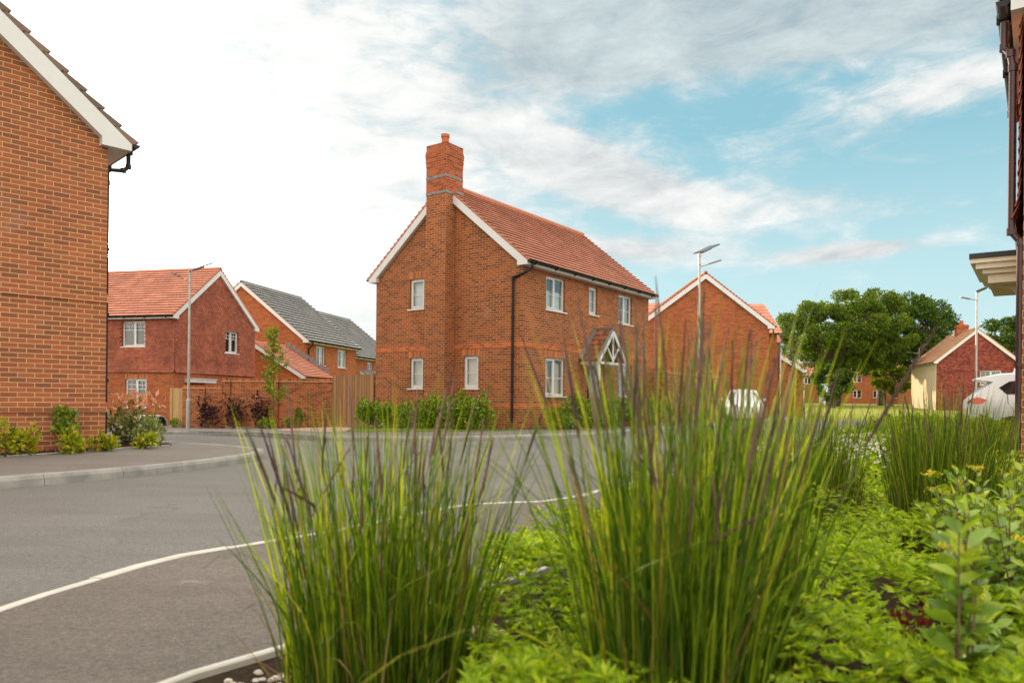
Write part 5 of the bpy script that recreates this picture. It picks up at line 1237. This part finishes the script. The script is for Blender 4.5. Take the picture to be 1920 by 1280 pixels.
# leafy flowering shrubs on the right
def spiraea(x, y, h, r0, ns, label, seed, leaf=.055, flowers=8, group='yellow-flowered leafy shrubs in the bed'):
    rng = np.random.default_rng(seed); r = thing('flowering_shrub', (x, y, .03), 0, label, 'shrub', group); m = MB(); P = []; D = []; SZ = []; tips = []
    for k in range(ns):
        a = rng.random() * 6.283; q = math.sqrt(rng.random()) * r0; L = h * rng.uniform(.6, 1.0)
        p0 = np.array([math.cos(a) * q * .4, math.sin(a) * q * .4, 0]); p1 = np.array([math.cos(a) * q, math.sin(a) * q, L])
        m.tube([tuple(p0), tuple(p0 * .5 + p1 * .5 + rng.normal(size=3) * .01), tuple(p1)], [.004, .003, .002], 5); tips.append(p1)
        nl = 20
        for j in range(nl):
            t = .22 + .78 * (j + .5) / nl; b = j * 2.4 + a
            P.append(p0 + (p1 - p0) * t); D.append([math.cos(b), math.sin(b), .45 + .9 * max(0, t - .8) * 4]); SZ.append(leaf * rng.uniform(.7, 1.15) * (1 - .3 * max(0, t - .9) * 10 * .3))
    m.build('stems', TWIG, r)
    V, F = leaf_big(np.array(P), np.array(D), np.array(SZ), .27, .3, rng); npmesh('foliage', V, F, LEAF_SPIR, r)
    if flowers:
        for k in rng.choice(ns, min(flowers, ns), replace=False):
            Q = tips[k] + np.array([0, 0, .012]) + rng.normal(size=(70, 3)) * [.018, .018, .007]
            V, F = leaf_mesh(Q, rng.normal(size=Q.shape) + [0, 0, 1], .010, .45, rng=rng); npmesh('flower_head', V, F, FLOWER_Y, r)
    return r
spiraea(1.95, 2.75, .64, .34, 85, 'big leafy shrub with yellow flowers at the right edge', 130)
spiraea(2.35, 3.5, .66, .36, 70, 'leafy yellow-flowered shrub behind the big one at the right edge', 131)
spiraea(1.62, 2.15, .36, .26, 46, 'low leafy shrub at the bottom right corner', 132, .06, 4)
spiraea(3.6, 5.3, .62, .40, 44, 'leafy shrub with yellow flowers right of the dense dark grass clump', 133, .06, 12)
spiraea(1.16, 1.92, .69, .075, 5, 'single tall leafy stem with large pale leaves, front right', 134, .085, 1, None)
spiraea(4.4, 7.0, .55, .45, 40, 'leafy shrub in the bed behind the right-hand grass clumps', 135, .07, 8)
shrub((1.30, 2.40, .03), .17, .15, .30, 260, .032, LEAF_RED, 'small dark red leaved plant among the lime ground cover', 'plant', None, 140, 8)
# gravel by the edging, bark mulch in the left bed
m = MB(); rg = random.Random(5)
for k in range(420):
    t = rg.random(); x = -1.15 + t * .75 + rg.uniform(.08, .5); y = 2.55 + t * .85 - rg.uniform(.05, .45); s_ = rg.uniform(.008, .020); 
    if not inside(BEDP, (x - .02, y)): continue
    a = rg.random() * 3; v = [Vector((math.cos(a + i * 1.257) * s_ * rg.uniform(.8, 1.2), math.sin(a + i * 1.257) * s_ * rg.uniform(.7, 1.1), 0)) for i in range(5)]
    c = Vector((x, y, .014)); top = c + Vector((0, 0, s_ * .9)); 
    mid = [c + q + Vector((0, 0, s_ * .35)) for q in v]; lo = [c + q * .7 for q in v]; hi = [c + q * .6 + Vector((0, 0, s_ * .8)) for q in v]
    for i in range(5):
        j = (i + 1) % 5; m.face([lo[i], lo[j], mid[j], mid[i]]); m.face([mid[i], mid[j], hi[j], hi[i]]); 
    m.face(hi)
tag(m.build('gravel', island_mat('gravel_stone', [(0, (.25, .21, .17)), (.5, (.45, .40, .34)), (1, (.62, .58, .50))], .8)), 'pale gravel in the corner of the planting bed', 'gravel', None, 'stuff')
m = MB()
for k in range(1500):
    x, y = rg.uniform(-8.2, -5.9), rg.uniform(8.8, 13.4)
    if not inside(SOILL, (x, y)): continue
    a = rg.random() * 6.28; l = rg.uniform(.012, .04); m.obox((x, y, .13 + rg.uniform(.002, .012)), (math.cos(a) * l, math.sin(a) * l, rg.uniform(-.012, .012)), (-math.sin(a) * l * .35, math.cos(a) * l * .35, rg.uniform(-.006, .006)), (0, 0, .004))
tag(m.build('mulch', island_mat('bark_chip', [(0, (.022, .012, .008)), (.6, (.06, .032, .02)), (1, (.16, .09, .05))], .9)), 'dark bark mulch round the yellow-green shrubs', 'mulch', None, 'stuff')
